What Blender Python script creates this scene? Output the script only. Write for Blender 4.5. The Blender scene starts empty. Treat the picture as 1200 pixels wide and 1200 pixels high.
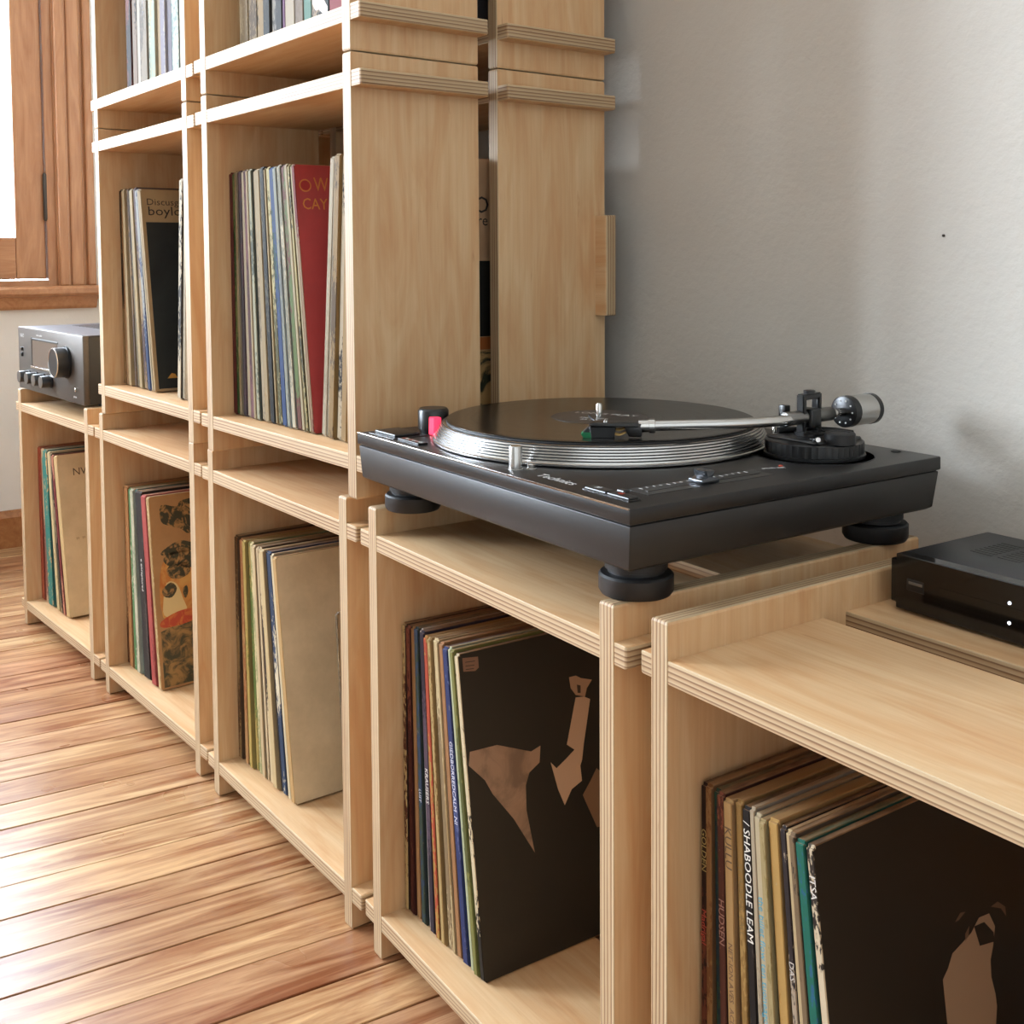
import bpy, bmesh, math, random
from mathutils import Matrix, Vector

random.seed(7)
scene = bpy.context.scene
COL = scene.collection
R = math.radians

# ------------------------------------------------------------------ camera
CAM = Vector((1.0113, -0.6062, 0.8016))
yaw, pitch, roll = 0.94, -0.0544, -0.007
cy_, sy_, cp_, sp_ = math.cos(yaw), math.sin(yaw), math.cos(pitch), math.sin(pitch)
fw = Vector((-sy_ * cp_, cy_ * cp_, sp_))
rt = Vector((cy_, sy_, 0))
up = rt.cross(fw)
rt2 = rt * math.cos(roll) + up * math.sin(roll)
up2 = -rt * math.sin(roll) + up * math.cos(roll)
cd = bpy.data.cameras.new('camera')
cam = bpy.data.objects.new('camera', cd)
COL.objects.link(cam)
cam.matrix_world = Matrix((
    (rt2.x, up2.x, -fw.x, CAM.x),
    (rt2.y, up2.y, -fw.y, CAM.y),
    (rt2.z, up2.z, -fw.z, CAM.z),
    (0, 0, 0, 1)))
cd.sensor_width = 36.0
cd.lens = 1303.02 / 1200 * 36
cd.shift_x = (600 - 580.18) / 1200
cd.shift_y = (372.34 - 600) / 1200
cd.clip_start = 0.02
scene.camera = cam

# ------------------------------------------------------------------ light and exposure
world = bpy.data.worlds.new('world')
scene.world = world
world.use_nodes = True
wb = world.node_tree.nodes['Background']
wb.inputs[0].default_value = (1.0, 1.0, 1.0, 1)
wb.inputs[1].default_value = 1.0


def area(name, loc, target, sx, sy, power, color=(1, 1, 1)):
    l = bpy.data.lights.new(name, 'AREA')
    l.shape = 'RECTANGLE'
    l.size, l.size_y = sx, sy
    l.energy = power
    l.color = color
    o = bpy.data.objects.new(name, l)
    COL.objects.link(o)
    o.visible_camera = True
    o.location = loc
    o.rotation_euler = (Vector(target) - Vector(loc)).to_track_quat('-Z', 'Y').to_euler()
    return o


# daylight outside the two windows of the left wall
area('window_daylight', (-2.95, -0.51, 1.60), (0, -0.51, 1.20), 1.9, 2.3, 205, (0.76, 0.875, 1.0))
area('second_window_daylight', (-2.95, -2.36, 1.60), (0, -2.0, 1.20), 1.9, 2.3, 660, (0.76, 0.875, 1.0))
scene.view_settings.view_transform = 'Standard'
scene.view_settings.look = 'None'
scene.view_settings.exposure = 0.78
scene.view_settings.gamma = 1.0
scene.view_settings.use_curve_mapping = False


# ------------------------------------------------------------------ helpers
def lin(h):
    h = h.lstrip('#')
    out = []
    for i in (0, 2, 4):
        c = int(h[i:i + 2], 16) / 255
        out.append(c / 12.92 if c <= 0.04045 else ((c + 0.055) / 1.055) ** 2.4)
    return tuple(v * 0.8 for v in out)


def c4(h):
    return lin(h) + (1.0,)


class NT:
    def __init__(self, name):
        self.m = bpy.data.materials.new(name)
        self.m.use_nodes = True
        self.t = self.m.node_tree
        self.b = self.t.nodes['Principled BSDF']

    def n(self, typ, **kw):
        nd = self.t.nodes.new(typ)
        for k, v in kw.items():
            if k.startswith('i_'):
                key = k[2:].replace('_', ' ')
                nd.inputs[key].default_value = v
            else:
                setattr(nd, k, v)
        return nd

    def l(self, a, b):
        self.t.links.new(a, b)

    def ramp(self, stops, fac, interp='LINEAR'):
        r = self.n('ShaderNodeValToRGB')
        r.color_ramp.interpolation = interp
        e = r.color_ramp.elements
        while len(e) < len(stops):
            e.new(0.5)
        for el, (p, c) in zip(e, stops):
            el.position = p
            el.color = c
        self.l(fac, r.inputs[0])
        return r.outputs[0]

    def mix(self, fac, a, b, mode='MIX'):
        m = self.n('ShaderNodeMix', data_type='RGBA', blend_type=mode)
        for sock, v in ((m.inputs[0], fac), (m.inputs[6], a), (m.inputs[7], b)):
            if hasattr(v, 'links'):
                self.l(v, sock)
            else:
                sock.default_value = v
        return m.outputs[2]

    def coords(self, scale=(1, 1, 1), rnd=True, rot=(0, 0, 0)):
        tc = self.n('ShaderNodeTexCoord')
        mp = self.n('ShaderNodeMapping')
        mp.inputs['Scale'].default_value = scale
        mp.inputs['Rotation'].default_value = rot
        src = tc.outputs['Object']
        if rnd:
            oi = self.n('ShaderNodeObjectInfo')
            sc = self.n('ShaderNodeVectorMath', operation='SCALE')
            sc.inputs[0].default_value = (13.7, 7.3, 29.1)
            self.l(oi.outputs['Random'], sc.inputs['Scale'])
            ad = self.n('ShaderNodeVectorMath', operation='ADD')
            self.l(src, ad.inputs[0])
            self.l(sc.outputs[0], ad.inputs[1])
            src = ad.outputs[0]
        self.l(src, mp.inputs[0])
        return mp.outputs[0]

    def noise(self, vec, scale=5, detail=4, rough=0.5, dist=0.0):
        nz = self.n('ShaderNodeTexNoise')
        nz.inputs['Scale'].default_value = scale
        nz.inputs['Detail'].default_value = detail
        nz.inputs['Roughness'].default_value = rough
        nz.inputs['Distortion'].default_value = dist
        self.l(vec, nz.inputs['Vector'])
        return nz.outputs[0]

    def bump(self, h, strength=0.2, dist=0.001):
        b = self.n('ShaderNodeBump')
        b.inputs['Strength'].default_value = strength
        b.inputs['Distance'].default_value = dist
        self.l(h, b.inputs['Height'])
        self.l(b.outputs[0], self.b.inputs['Normal'])

    def base(self, c):
        if hasattr(c, 'links'):
            self.l(c, self.b.inputs['Base Color'])
        else:
            self.b.inputs['Base Color'].default_value = c

    def set(self, **kw):
        for k, v in kw.items():
            self.b.inputs[k.replace('_', ' ')].default_value = v
        return self.m


def plain(name, col, rough=0.5, metal=0.0, spec=0.5, noise=0.0, nscale=60, bump=0.0):
    t = NT(name)
    c = c4(col) if isinstance(col, str) else col
    if noise > 0:
        v = t.coords((1, 1, 1))
        nz = t.noise(v, nscale, 5, 0.6)
        dk = tuple(x * (1 - noise) for x in c[:3]) + (1,)
        lt = tuple(min(1, x * (1 + noise)) for x in c[:3]) + (1,)
        t.base(t.ramp([(0.3, dk), (0.7, lt)], nz))
        if bump:
            t.bump(nz, bump, 0.0006)
    else:
        t.base(c)
    t.set(Roughness=rough, Metallic=metal)
    t.b.inputs['Specular IOR Level'].default_value = spec
    return t.m


def wood_face(name, c_lo, c_hi, c_streak, rough=0.5, along='X', fine=1.0):
    """veneer grain running along local X"""
    t = NT(name)
    v = t.coords((1.3, 9.0, 9.0))
    g = t.noise(v, 3.2 * fine, 5, 0.55, 1.6)
    v2 = t.coords((3.0, 150.0, 150.0))
    f = t.noise(v2, 1.5, 3, 0.6, 0.2)
    v3 = t.coords((9.0, 90.0, 90.0))
    s = t.noise(v3, 1.2, 3, 0.65, 0.6)
    col = t.ramp([(0.32, c4(c_lo)), (0.66, c4(c_hi))], g)
    col = t.mix(t.ramp([(0.40, (0, 0, 0, 1)), (0.75, (0.22, 0.22, 0.22, 1))], f), col, c4(c_streak))
    col = t.mix(t.ramp([(0.68, (0, 0, 0, 1)), (0.80, (0.55, 0.55, 0.55, 1))], s), col, c4(c_streak))
    t.base(col)
    t.bump(f, 0.08, 0.0004)
    return t.set(Roughness=rough)


def ply_edge(name):
    """layers stacked along local Z (thickness 18.5 mm)"""
    t = NT(name)
    tc = t.n('ShaderNodeTexCoord')
    sep = t.n('ShaderNodeSeparateXYZ')
    t.l(tc.outputs['Object'], sep.inputs[0])
    v = t.coords((14, 14, 120))
    nz = t.noise(v, 1.0, 3, 0.6)
    mp = t.n('ShaderNodeMapRange')
    mp.inputs['From Min'].default_value = -0.00925
    mp.inputs['From Max'].default_value = 0.00925
    t.l(sep.outputs['Z'], mp.inputs['Value'])
    wob = t.n('ShaderNodeMath', operation='MULTIPLY_ADD')
    t.l(nz, wob.inputs[0])
    wob.inputs[1].default_value = 0.07
    t.l(mp.outputs[0], wob.inputs[2])
    L, M, D = c4('c9ae88'), c4('b6936b'), c4('7e5635')
    stops = [(0.0, L), (0.115, M), (0.14, D), (0.175, D), (0.20, L), (0.33, M), (0.375, D), (0.41, D), (0.435, L), (0.54, M),
             (0.585, D), (0.62, D), (0.645, L), (0.78, M), (0.83, D), (0.865, D), (0.89, L)]
    col = t.ramp(stops, wob.outputs[0])
    v2 = t.coords((45, 45, 500))
    n2 = t.noise(v2, 1.0, 4, 0.7)
    col = t.mix(t.ramp([(0.62, (0, 0, 0, 1)), (0.72, (0.45, 0.45, 0.45, 1))], n2), col, c4('8e6440'))
    v3 = t.coords((3, 3, 60))
    n3 = t.noise(v3, 1.0, 2, 0.5)
    col = t.mix(t.ramp([(0.35, (0, 0, 0, 1)), (0.7, (0.30, 0.30, 0.30, 1))], n3), col, c4('d2bc98'))
    t.base(col)
    return t.set(Roughness=0.6)


M = {}
M['veneer'] = wood_face('pine_veneer', 'dbaa78', 'e8c496', 'b27846', 0.5)
M['edge'] = ply_edge('plywood_edge')
M['window_wood'] = wood_face('window_pine', 'a8724a', 'bf8c62', '7c4c2c', 0.38)
M['base_wood'] = wood_face('baseboard_pine', '9c6436', 'b88050', '70401e', 0.4)
M['dark_metal'] = plain('hinge_metal', '4a4540', 0.5, 0.6)
M['subfloor'] = plain('subfloor', '2a1a10', 0.9)


def plaster(name, col, bmp=0.25):
    t = NT(name)
    v = t.coords((1, 1, 1), rnd=False)
    a = t.noise(v, 90, 5, 0.6)
    b = t.noise(v, 9, 4, 0.5)
    c = c4(col)
    t.base(t.ramp([(0.3, tuple(x * .95 for x in c[:3]) + (1,)), (0.7, c)], b))
    ad = t.n('ShaderNodeMath', operation='MULTIPLY_ADD')
    t.l(b, ad.inputs[0])
    ad.inputs[1].default_value = 0.8
    t.l(a, ad.inputs[2])
    t.bump(ad.outputs[0], bmp, 0.004)
    return t.set(Roughness=0.85)


M['plaster'] = plaster('wall_plaster', 'd6d1c8', 0.30)
M['plaster_left'] = plaster('wall_plaster_left', 'eae8e2', 0.15)


def floor_mat():
    t = NT('varnished_floor_pine')
    v = t.coords((14, 1.2, 14))
    g = t.noise(v, 3.0, 6, 0.6, 1.2)
    v2 = t.coords((110, 4.5, 110))
    f = t.noise(v2, 1.2, 4, 0.65, 0.5)
    oi = t.n('ShaderNodeObjectInfo')
    tint = t.ramp([(0.0, c4('cda274')), (0.3, c4('e8c593')), (0.55, c4('c99870')), (0.8, c4('deb482')), (1.0, c4('bd8c64'))],
                  oi.outputs['Random'])
    dark = t.mix(1.0, tint, c4('b98d75'), 'MULTIPLY')
    col = t.mix(t.ramp([(0.35, (0, 0, 0, 1)), (0.68, (1, 1, 1, 1))], g), dark, tint)
    col = t.mix(t.ramp([(0.50, (0, 0, 0, 1)), (0.78, (0.55, 0.55, 0.55, 1))], f), col, c4('94583a'))
    v3 = t.coords((5, 5, 5))
    w = t.noise(v3, 1.6, 2, 0.5)
    v4 = t.coords((22, 7, 22))
    kn = t.noise(v4, 1.1, 2, 0.5)
    col = t.mix(t.ramp([(0.74, (0, 0, 0, 1)), (0.80, (0.6, 0.6, 0.6, 1))], kn), col, c4('5c3420'))
    t.base(col)
    rg = t.n('ShaderNodeMapRange')
    rg.inputs['To Min'].default_value = 0.22
    rg.inputs['To Max'].default_value = 0.38
    t.l(w, rg.inputs['Value'])
    t.l(rg.outputs[0], t.b.inputs['Roughness'])
    t.bump(f, 0.10, 0.0006)
    t.b.inputs['Specular IOR Level'].default_value = 0.42
    return t.m


M['floor'] = floor_mat()


def glass_mat():
    t = NT('window_glass')
    out = t.t.nodes['Material Output']
    tr = t.n('ShaderNodeBsdfTransparent')
    gl = t.n('ShaderNodeBsdfGlossy')
    gl.inputs['Roughness'].default_value = 0.03
    mx = t.n('ShaderNodeMixShader')
    mx.inputs[0].default_value = 0.06
    t.l(tr.outputs[0], mx.inputs[1])
    t.l(gl.outputs[0], mx.inputs[2])
    t.l(mx.outputs[0], out.inputs[0])
    return t.m


M['glass'] = glass_mat()


def tagp(o, label, cat, group=None):
    o['label'] = label
    o['category'] = cat
    if group:
        o['group'] = group
    return o


def link(name, me, parent=None):
    o = bpy.data.objects.new(name, me)
    COL.objects.link(o)
    if parent is not None:
        o.parent = parent
    return o


def empty(name, mat):
    o = bpy.data.objects.new(name, None)
    o.empty_display_size = 0.05
    COL.objects.link(o)
    o.matrix_world = mat
    return o


def finish(bm, name, mats, smooth=False):
    me = bpy.data.meshes.new(name)
    bm.normal_update()
    bm.to_mesh(me)
    bm.free()
    for m in mats:
        me.materials.append(M[m] if isinstance(m, str) else m)
    if smooth:
        for p in me.polygons:
            p.use_smooth = True
    return me


def add_box(bm, x0, x1, y0, y1, z0, z1, mi=0):
    vs = [bm.verts.new(p) for p in ((x0, y0, z0), (x1, y0, z0), (x1, y1, z0), (x0, y1, z0),
                                    (x0, y0, z1), (x1, y0, z1), (x1, y1, z1), (x0, y1, z1))]
    fs = []
    for idx in ((0, 3, 2, 1), (4, 5, 6, 7), (0, 1, 5, 4), (1, 2, 6, 5), (2, 3, 7, 6), (3, 0, 4, 7)):
        f = bm.faces.new([vs[i] for i in idx])
        f.material_index = mi
        fs.append(f)
    return vs, fs


def box_mesh(name, x0, x1, y0, y1, z0, z1, mat, bev=0.0, seg=2):
    bm = bmesh.new()
    add_box(bm, x0, x1, y0, y1, z0, z1)
    if bev:
        bmesh.ops.bevel(bm, geom=bm.edges[:], offset=bev, segments=seg, affect='EDGES', profile=0.5)
    return finish(bm, name, [mat])


def box(name, x0, x1, y0, y1, z0, z1, mat, parent=None, bev=0.0, seg=2):
    return link(name, box_mesh(name, x0, x1, y0, y1, z0, z1, mat, bev, seg), parent)


def lathe(bm, prof, n=64, mi=0, close_top=True, close_bot=True, center=(0, 0)):
    rings = []
    for r, z in prof:
        rings.append([bm.verts.new((center[0] + r * math.cos(2 * math.pi * i / n),
                                    center[1] + r * math.sin(2 * math.pi * i / n), z)) for i in range(n)])
    for a, b in zip(rings[:-1], rings[1:]):
        for i in range(n):
            f = bm.faces.new((a[i], a[(i + 1) % n], b[(i + 1) % n], b[i]))
            f.material_index = mi
    if close_bot:
        bm.faces.new(rings[0][::-1]).material_index = mi
    if close_top:
        bm.faces.new(rings[-1]).material_index = mi


def lathe_obj(name, prof, mat, parent=None, n=64, center=(0, 0), smooth=True):
    bm = bmesh.new()
    lathe(bm, prof, n, center=center)
    bmesh.ops.recalc_face_normals(bm, faces=bm.faces[:])
    me = finish(bm, name, [mat])
    o = link(name, me, parent)
    if smooth:
        shade(me, 35)
    return o


def shade(me, ang=35):
    for p in me.polygons:
        p.use_smooth = True
    bm = bmesh.new()
    bm.from_mesh(me)
    lim = R(ang)
    for e in bm.edges:
        if len(e.link_faces) == 2 and e.calc_face_angle(0) > lim:
            e.smooth = False
    bm.to_mesh(me)
    bm.free()


def tube_mesh(name, pts, rad, mat, n=14, caps=True):
    """tube through points; rad scalar or list"""
    bm = bmesh.new()
    pts = [Vector(p) for p in pts]
    rads = rad if isinstance(rad, (list, tuple)) else [rad] * len(pts)
    rings = []
    for i, p in enumerate(pts):
        t = (pts[min(i + 1, len(pts) - 1)] - pts[max(i - 1, 0)]).normalized()
        s = t.cross(Vector((0, 0, 1)))
        if s.length < 1e-4:
            s = t.cross(Vector((1, 0, 0)))
        s.normalize()
        u = s.cross(t).normalized()
        rings.append([bm.verts.new(p + (s * math.cos(2 * math.pi * k / n) + u * math.sin(2 * math.pi * k / n)) * rads[i])
                      for k in range(n)])
    for a, b in zip(rings[:-1], rings[1:]):
        for k in range(n):
            bm.faces.new((a[k], a[(k + 1) % n], b[(k + 1) % n], b[k]))
    if caps:
        bm.faces.new(rings[0][::-1])
        bm.faces.new(rings[-1])
    bmesh.ops.recalc_face_normals(bm, faces=bm.faces[:])
    me = finish(bm, name, [mat])
    shade(me, 40)
    return me


def smooth_path(pts, k=6):
    P = [Vector(p) for p in pts]
    out = []
    for i in range(len(P) - 1):
        p0, p1, p2, p3 = P[max(i - 1, 0)], P[i], P[i + 1], P[min(i + 2, len(P) - 1)]
        for j in range(k):
            t = j / k
            out.append(0.5 * ((2 * p1) + (-p0 + p2) * t + (2 * p0 - 5 * p1 + 4 * p2 - p3) * t * t
                              + (-p0 + 3 * p1 - 3 * p2 + p3) * t ** 3))
    out.append(P[-1])
    return out


def text_mesh(name, body, size, mat, extrude=0.00008, align='LEFT', sx=1.0):
    cu = bpy.data.curves.new(name, 'FONT')
    cu.body = body
    cu.size = size
    cu.extrude = extrude
    cu.align_x = align
    cu.align_y = 'CENTER'
    cu.resolution_u = 2
    to = bpy.data.objects.new(name, cu)
    COL.objects.link(to)
    dg = bpy.context.evaluated_depsgraph_get()
    me = bpy.data.meshes.new_from_object(to.evaluated_get(dg))
    bpy.data.objects.remove(to)
    bpy.data.curves.remove(cu)
    me.materials.clear()
    me.materials.append(M[mat] if isinstance(mat, str) else mat)
    if sx != 1.0:
        for v in me.vertices:
            v.co.x *= sx
    me.name = name
    return me


_flat = {}


def flat(hexc, rough=0.6):
    k = (hexc, rough)
    if k not in _flat:
        _flat[k] = plain('print_' + hexc, hexc, rough)
    return _flat[k]


# ------------------------------------------------------------------ room
WALL_Y = 0.445
WALL_X = -2.285
PLANK = 0.0782
PANG = R(6.4)
floor = box('floor', -3.4, 2.6, -3.9, 0.6, -0.06, -0.016, 'subfloor')
floor['kind'] = 'structure'
bm = bmesh.new()
add_box(bm, 0.0008, PLANK - 0.0011, -2.2, 2.2, -0.015, 0.0)
bmesh.ops.bevel(bm, geom=[e for e in bm.edges if abs(e.verts[0].co.z) < 1e-6 and abs(e.verts[1].co.z) < 1e-6],
                offset=0.0009, segments=1, affect='EDGES')
plank_me = finish(bm, 'plank', ['floor'])
x_ref = -0.5482
i0 = -28
for i in range(i0, 32):
    o = link('plank', plank_me, floor)
    xx = x_ref + i * PLANK / math.cos(PANG)
    o.location = (xx - 1.55 * math.tan(PANG), -0.2 - 1.55, random.uniform(-0.0008, 0.0003))
    o.rotation_euler = (0, 0, -PANG + random.uniform(-0.0006, 0.0006))

wall_back = box('wall_back', -2.6, 2.6, WALL_Y, WALL_Y + 0.12, -0.05, 2.9, 'plaster')
wall_back['kind'] = 'structure'
bm = bmesh.new()
WY0, WY1, WZ0, WZ1 = -1.28, 0.262, 0.722, 2.35
wx0, wx1 = WALL_X - 0.22, WALL_X
WDY = -1.85          # the second window of the same wall, further along
add_box(bm, wx0, wx1, -3.7, WY0 + WDY, -0.05, 2.9)
add_box(bm, wx0, wx1, WY1 + WDY, WY0, -0.05, 2.9)
add_box(bm, wx0, wx1, WY1, WALL_Y + 0.1, -0.05, 2.9)
for dy in (0, WDY):
    add_box(bm, wx0, wx1, WY0 + dy, WY1 + dy, -0.05, WZ0)
    add_box(bm, wx0, wx1, WY0 + dy, WY1 + dy, WZ1, 2.9)
wall_left = link('wall_left', finish(bm, 'wall_left', ['plaster_left']))
wall_left['kind'] = 'structure'


ceiling = box('ceiling', -2.6, 2.7, -3.7, 0.6, 2.9, 3.0, 'plaster_left')
ceiling['kind'] = 'structure'
wall_right = box('wall_right', 2.5, 2.62, -3.7, 0.6, -0.05, 2.9, 'plaster_left')
wall_right['kind'] = 'structure'
M['plaster_front'] = plaster('wall_plaster_front', '9c958a', 0.15)  # unseen wall, toned darker to cut bounce light inside the boxes
wall_front = box('wall_front', -2.6, 2.6, -3.62, -3.5, -0.05, 2.9, 'plaster_front')
wall_front['kind'] = 'structure'


def moulding(name, prof, y0, y1, mat):
    """profile (x,z) swept along y"""
    bm = bmesh.new()
    a = [bm.verts.new((x, y0, z)) for x, z in prof]
    b = [bm.verts.new((x, y1, z)) for x, z in prof]
    n = len(prof)
    for i in range(n):
        bm.faces.new((a[i], a[(i + 1) % n], b[(i + 1) % n], b[i]))
    bm.faces.new(a)
    bm.faces.new(b)
    bmesh.ops.recalc_face_normals(bm, faces=bm.faces[:])
    return finish(bm, name, [mat])


prof = [(WALL_X, 0), (WALL_X + 0.02, 0), (WALL_X + 0.02, 0.085), (WALL_X + 0.014, 0.098), (WALL_X + 0.006, 0.103), (WALL_X, 0.103)]
bl = link('baseboard_left', moulding('baseboard_left', prof, -3.49, WALL_Y - 0.001, 'base_wood'))
bl['kind'] = 'structure'
bb = box('baseboard_back', WALL_X + 0.021, 2.55, WALL_Y - 0.016, WALL_Y, 0, 0.103, 'base_wood')
bb['kind'] = 'structure'

# window: grain runs along local X, so every piece is a bar whose X is its length
def build_window(name, DY):
    WINM = Matrix.Translation((WALL_X, -0.5 + DY, 0.73))
    WINI = Matrix.Translation((-WALL_X, 0.5, -0.73))
    win = empty(name, WINM)
    win['kind'] = 'structure'

    def bar(name, length, wid, th, mat, parent, loc, axis, bev=0.002):
        """bar with its length along local X, centred; axis 'Z' stands it up, 'Y' lays it along y"""
        me = box_mesh(name, -length / 2, length / 2, -wid / 2, wid / 2, -th / 2, th / 2, mat, bev, 2)
        o = link(name, me, parent)
        if axis == 'Z':      # length up, wid along y, thickness along x
            m = Matrix(((0, 0, 1), (0, 1, 0), (-1, 0, 0))).to_4x4()
        elif axis == 'Y':    # length along y, wid along z, thickness along x
            m = Matrix(((0, 0, 1), (1, 0, 0), (0, 1, 0))).to_4x4()
        else:
            m = Matrix.Identity(4)
        o.matrix_local = WINI @ Matrix.Translation(loc) @ m
        return o


    def vbar(name, y0, y1, z0, z1, x0, x1, bev=0.002):
        return bar(name, z1 - z0, y1 - y0, x1 - x0, 'window_wood', win, ((x0 + x1) / 2, (y0 + y1) / 2, (z0 + z1) / 2), 'Z', bev)


    def hbar(name, y0, y1, z0, z1, x0, x1, bev=0.002, mat='window_wood'):
        return bar(name, y1 - y0, z1 - z0, x1 - x0, mat, win, ((x0 + x1) / 2, (y0 + y1) / 2, (z0 + z1) / 2), 'Y', bev)


    X0 = WALL_X
    for s, (ya, yb) in enumerate(((0.256, 0.362), (-1.38, -1.274))):
        vbar('casing', ya, yb, 0.728, 2.42, X0, X0 + 0.016)
        vbar('casing_moulding', ya + 0.004 if s == 0 else yb - 0.030, ya + 0.030 if s == 0 else yb - 0.004, 0.728, 2.42, X0 + 0.010, X0 + 0.027, 0.005)
        vbar('casing_moulding', ya + 0.036 if s == 0 else yb - 0.074, ya + 0.074 if s == 0 else yb - 0.036, 0.728, 2.42, X0 + 0.008, X0 + 0.022, 0.006)
        vbar('casing_moulding', ya + 0.080 if s == 0 else yb - 0.104, ya + 0.104 if s == 0 else yb - 0.080, 0.728, 2.42, X0 + 0.010, X0 + 0.030, 0.006)
    hbar('casing_head', -1.38, 0.362, 2.32, 2.44, X0, X0 + 0.026)
    vbar('jamb', 0.232, 0.262, 0.722, 2.35, X0 - 0.12, X0 + 0.006)
    vbar('jamb', -1.28, -1.25, 0.722, 2.35, X0 - 0.12, X0 + 0.006)
    hbar('frame_rail', -1.28, 0.262, 0.722, 0.745, X0 - 0.12, X0 + 0.004)
    hbar('frame_rail', -1.28, 0.262, 2.32, 2.35, X0 - 0.12, X0 + 0.004)
    for ya, yb in ((-0.508, 0.230), (-1.248, -0.512)):
        vbar('sash_stile', yb - 0.081, yb, 0.749, 2.316, X0 - 0.05, X0 - 0.004, 0.004)
        vbar('sash_stile', ya, ya + 0.081, 0.749, 2.316, X0 - 0.05, X0 - 0.004, 0.004)
        hbar('sash_rail', ya + 0.081, yb - 0.081, 0.749, 0.866, X0 - 0.05, X0 - 0.004, 0.004)
        hbar('sash_rail', ya + 0.081, yb - 0.081, 2.236, 2.316, X0 - 0.05, X0 - 0.004, 0.004)
        p = box('pane', X0 - 0.030, X0 - 0.026, ya + 0.07, yb - 0.07, 0.85, 2.25, 'glass', win)
        p.matrix_local = WINI
    for z in (0.98, 1.9):
        hg = lathe_obj('hinge', [(0.003, -0.068), (0.0052, -0.062), (0.0055, 0.062), (0.003, 0.068)], 'dark_metal', win, 16)
        hg.matrix_local = WINI @ Matrix.Translation((X0 + 0.004, 0.229, z))
    # sill with a rounded nose
    pr = [(X0 - 0.02, 0.690), (X0 + 0.030, 0.690), (X0 + 0.034, 0.700), (X0 + 0.048, 0.702), (X0 + 0.056, 0.709),
          (X0 + 0.056, 0.722), (X0 + 0.048, 0.729), (X0 - 0.02, 0.730)]
    s = link('sill', moulding('sill', pr, -1.42, 0.380, 'window_wood'), win)
    s.matrix_local = WINI
    pr = [(X0 - 0.01, 0.664), (X0 + 0.016, 0.664), (X0 + 0.022, 0.672), (X0 + 0.028, 0.690), (X0 - 0.01, 0.690)]
    s = link('sill_apron', moulding('sill_apron', pr, -1.40, 0.360, 'window_wood'), win)
    s.matrix_local = WINI


build_window('window_1', 0.0)
build_window('window_2', WDY)

# small nail hole in the plaster, and a filled patch
nh = lathe_obj('nail', [(0.0014, 0.0), (0.0014, 0.0015), (0.0008, 0.002)], plain('nail_dark', '3a332c', 0.6), wall_back, 12)
nh.matrix_world = Matrix.Translation((0.3569, WALL_Y, 0.8206)) @ Matrix.Rotation(R(90), 4, 'X')

# ------------------------------------------------------------------ plywood boxes
T = 0.0185
ZB, ZT, H0 = 0.0339, 0.4733, 0.5224
D, D1, D2 = 0.3891, 0.1789, 0.2084
HB = 0.5138
MODS = {  # x, y, rot, width, base z, height, overhang left, right
    'X1': (-1.5633, -0.0212, 0.0488, 0.4409, 0.0, H0, 0.023, 0.0320),
    'X2': (-1.0554, 0.0022, 0.0276, 0.4353, 0.0, H0, 0.0320, 0.0285),
    'X3': (-0.5604, 0.0129, -0.0043, 0.4290, 0.0, H0, 0.0285, 0.0250),
    'X4': (-0.0784, 0.0106, -0.0530, 0.4365, 0.0, H0, 0.0250, 0.0172),
    'X5': (0.3949, -0.0073, -0.0394, 0.4344, 0.0, H0, 0.0150, 0.023),
    'B2': (-1.0390, 0.0029, 0.0129, 0.4352, H0, HB, 0.023, 0.0280),
    'B3': (-0.5384, 0.0055, 0.0171, 0.4293, H0, HB, 0.0280, 0.023),
    'C2': (-1.0390, 0.0029, 0.0129, 0.4352, H0 + HB, HB, 0.023, 0.0280),
    'C3': (-0.5384, 0.0055, 0.0171, 0.4293, H0 + HB, HB, 0.0280, 0.023),
}
MM = {k: Matrix.Translation((v[0], v[1], v[4])) @ Matrix.Rotation(v[2], 4, 'Z') for k, v in MODS.items()}
MLAB = {
    'X1': 'plywood box shelf on the floor with the black amplifier on top',
    'X2': 'plywood box shelf on the floor holding the orange illustrated record cover',
    'X3': 'plywood box shelf on the floor holding the blank tan record cover',
    'X4': 'plywood box shelf on the floor directly under the turntable',
    'X5': 'nearest plywood box shelf with the small black box on top',
    'B2': 'plywood box shelf in the tower holding the tan and black record cover',
    'B3': 'plywood box shelf in the tower holding the red record cover',
    'C2': 'topmost plywood box shelf of the tower, on the window side, with pale books',
    'C3': 'topmost plywood box shelf of the tower nearer the turntable, with thick books',
}
_bcache = {}


def board_mesh(L, W, th=T):
    key = (round(L, 4), round(W, 4), th)
    if key in _bcache:
        return _bcache[key]
    bm = bmesh.new()
    add_box(bm, -L / 2, L / 2, -W / 2, W / 2, -th / 2, th / 2)
    ends = [e for e in bm.edges if abs(abs(e.verts[0].co.x) - L / 2) < 1e-6 and abs(e.verts[0].co.x - e.verts[1].co.x) < 1e-6]
    bmesh.ops.bevel(bm, geom=ends, offset=0.0026, segments=2, affect='EDGES', profile=0.5)
    bmesh.ops.bevel(bm, geom=[e for e in bm.edges if len(e.link_faces) == 2 and e.calc_face_angle(0) > R(60)],
                    offset=0.0005, segments=1, affect='EDGES')
    bm.normal_update()
    for f in bm.faces:
        f.material_index = 0 if abs(f.normal.z) > 0.8 else 1
    me = finish(bm, 'board', ['veneer', 'edge'])
    _bcache[key] = me
    return me


# axes of the board: X length, Y width, Z thickness
UPM = Matrix(((0, 0, 1), (0, 1, 0), (-1, 0, 0))).to_4x4()      # length up, width along y, thickness along x
FLM = Matrix.Identity(4)                                       # length along x, width along y
RLM = Matrix(((1, 0, 0), (0, 0, -1), (0, 1, 0))).to_4x4()      # length along x, width up, thickness along y


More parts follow.
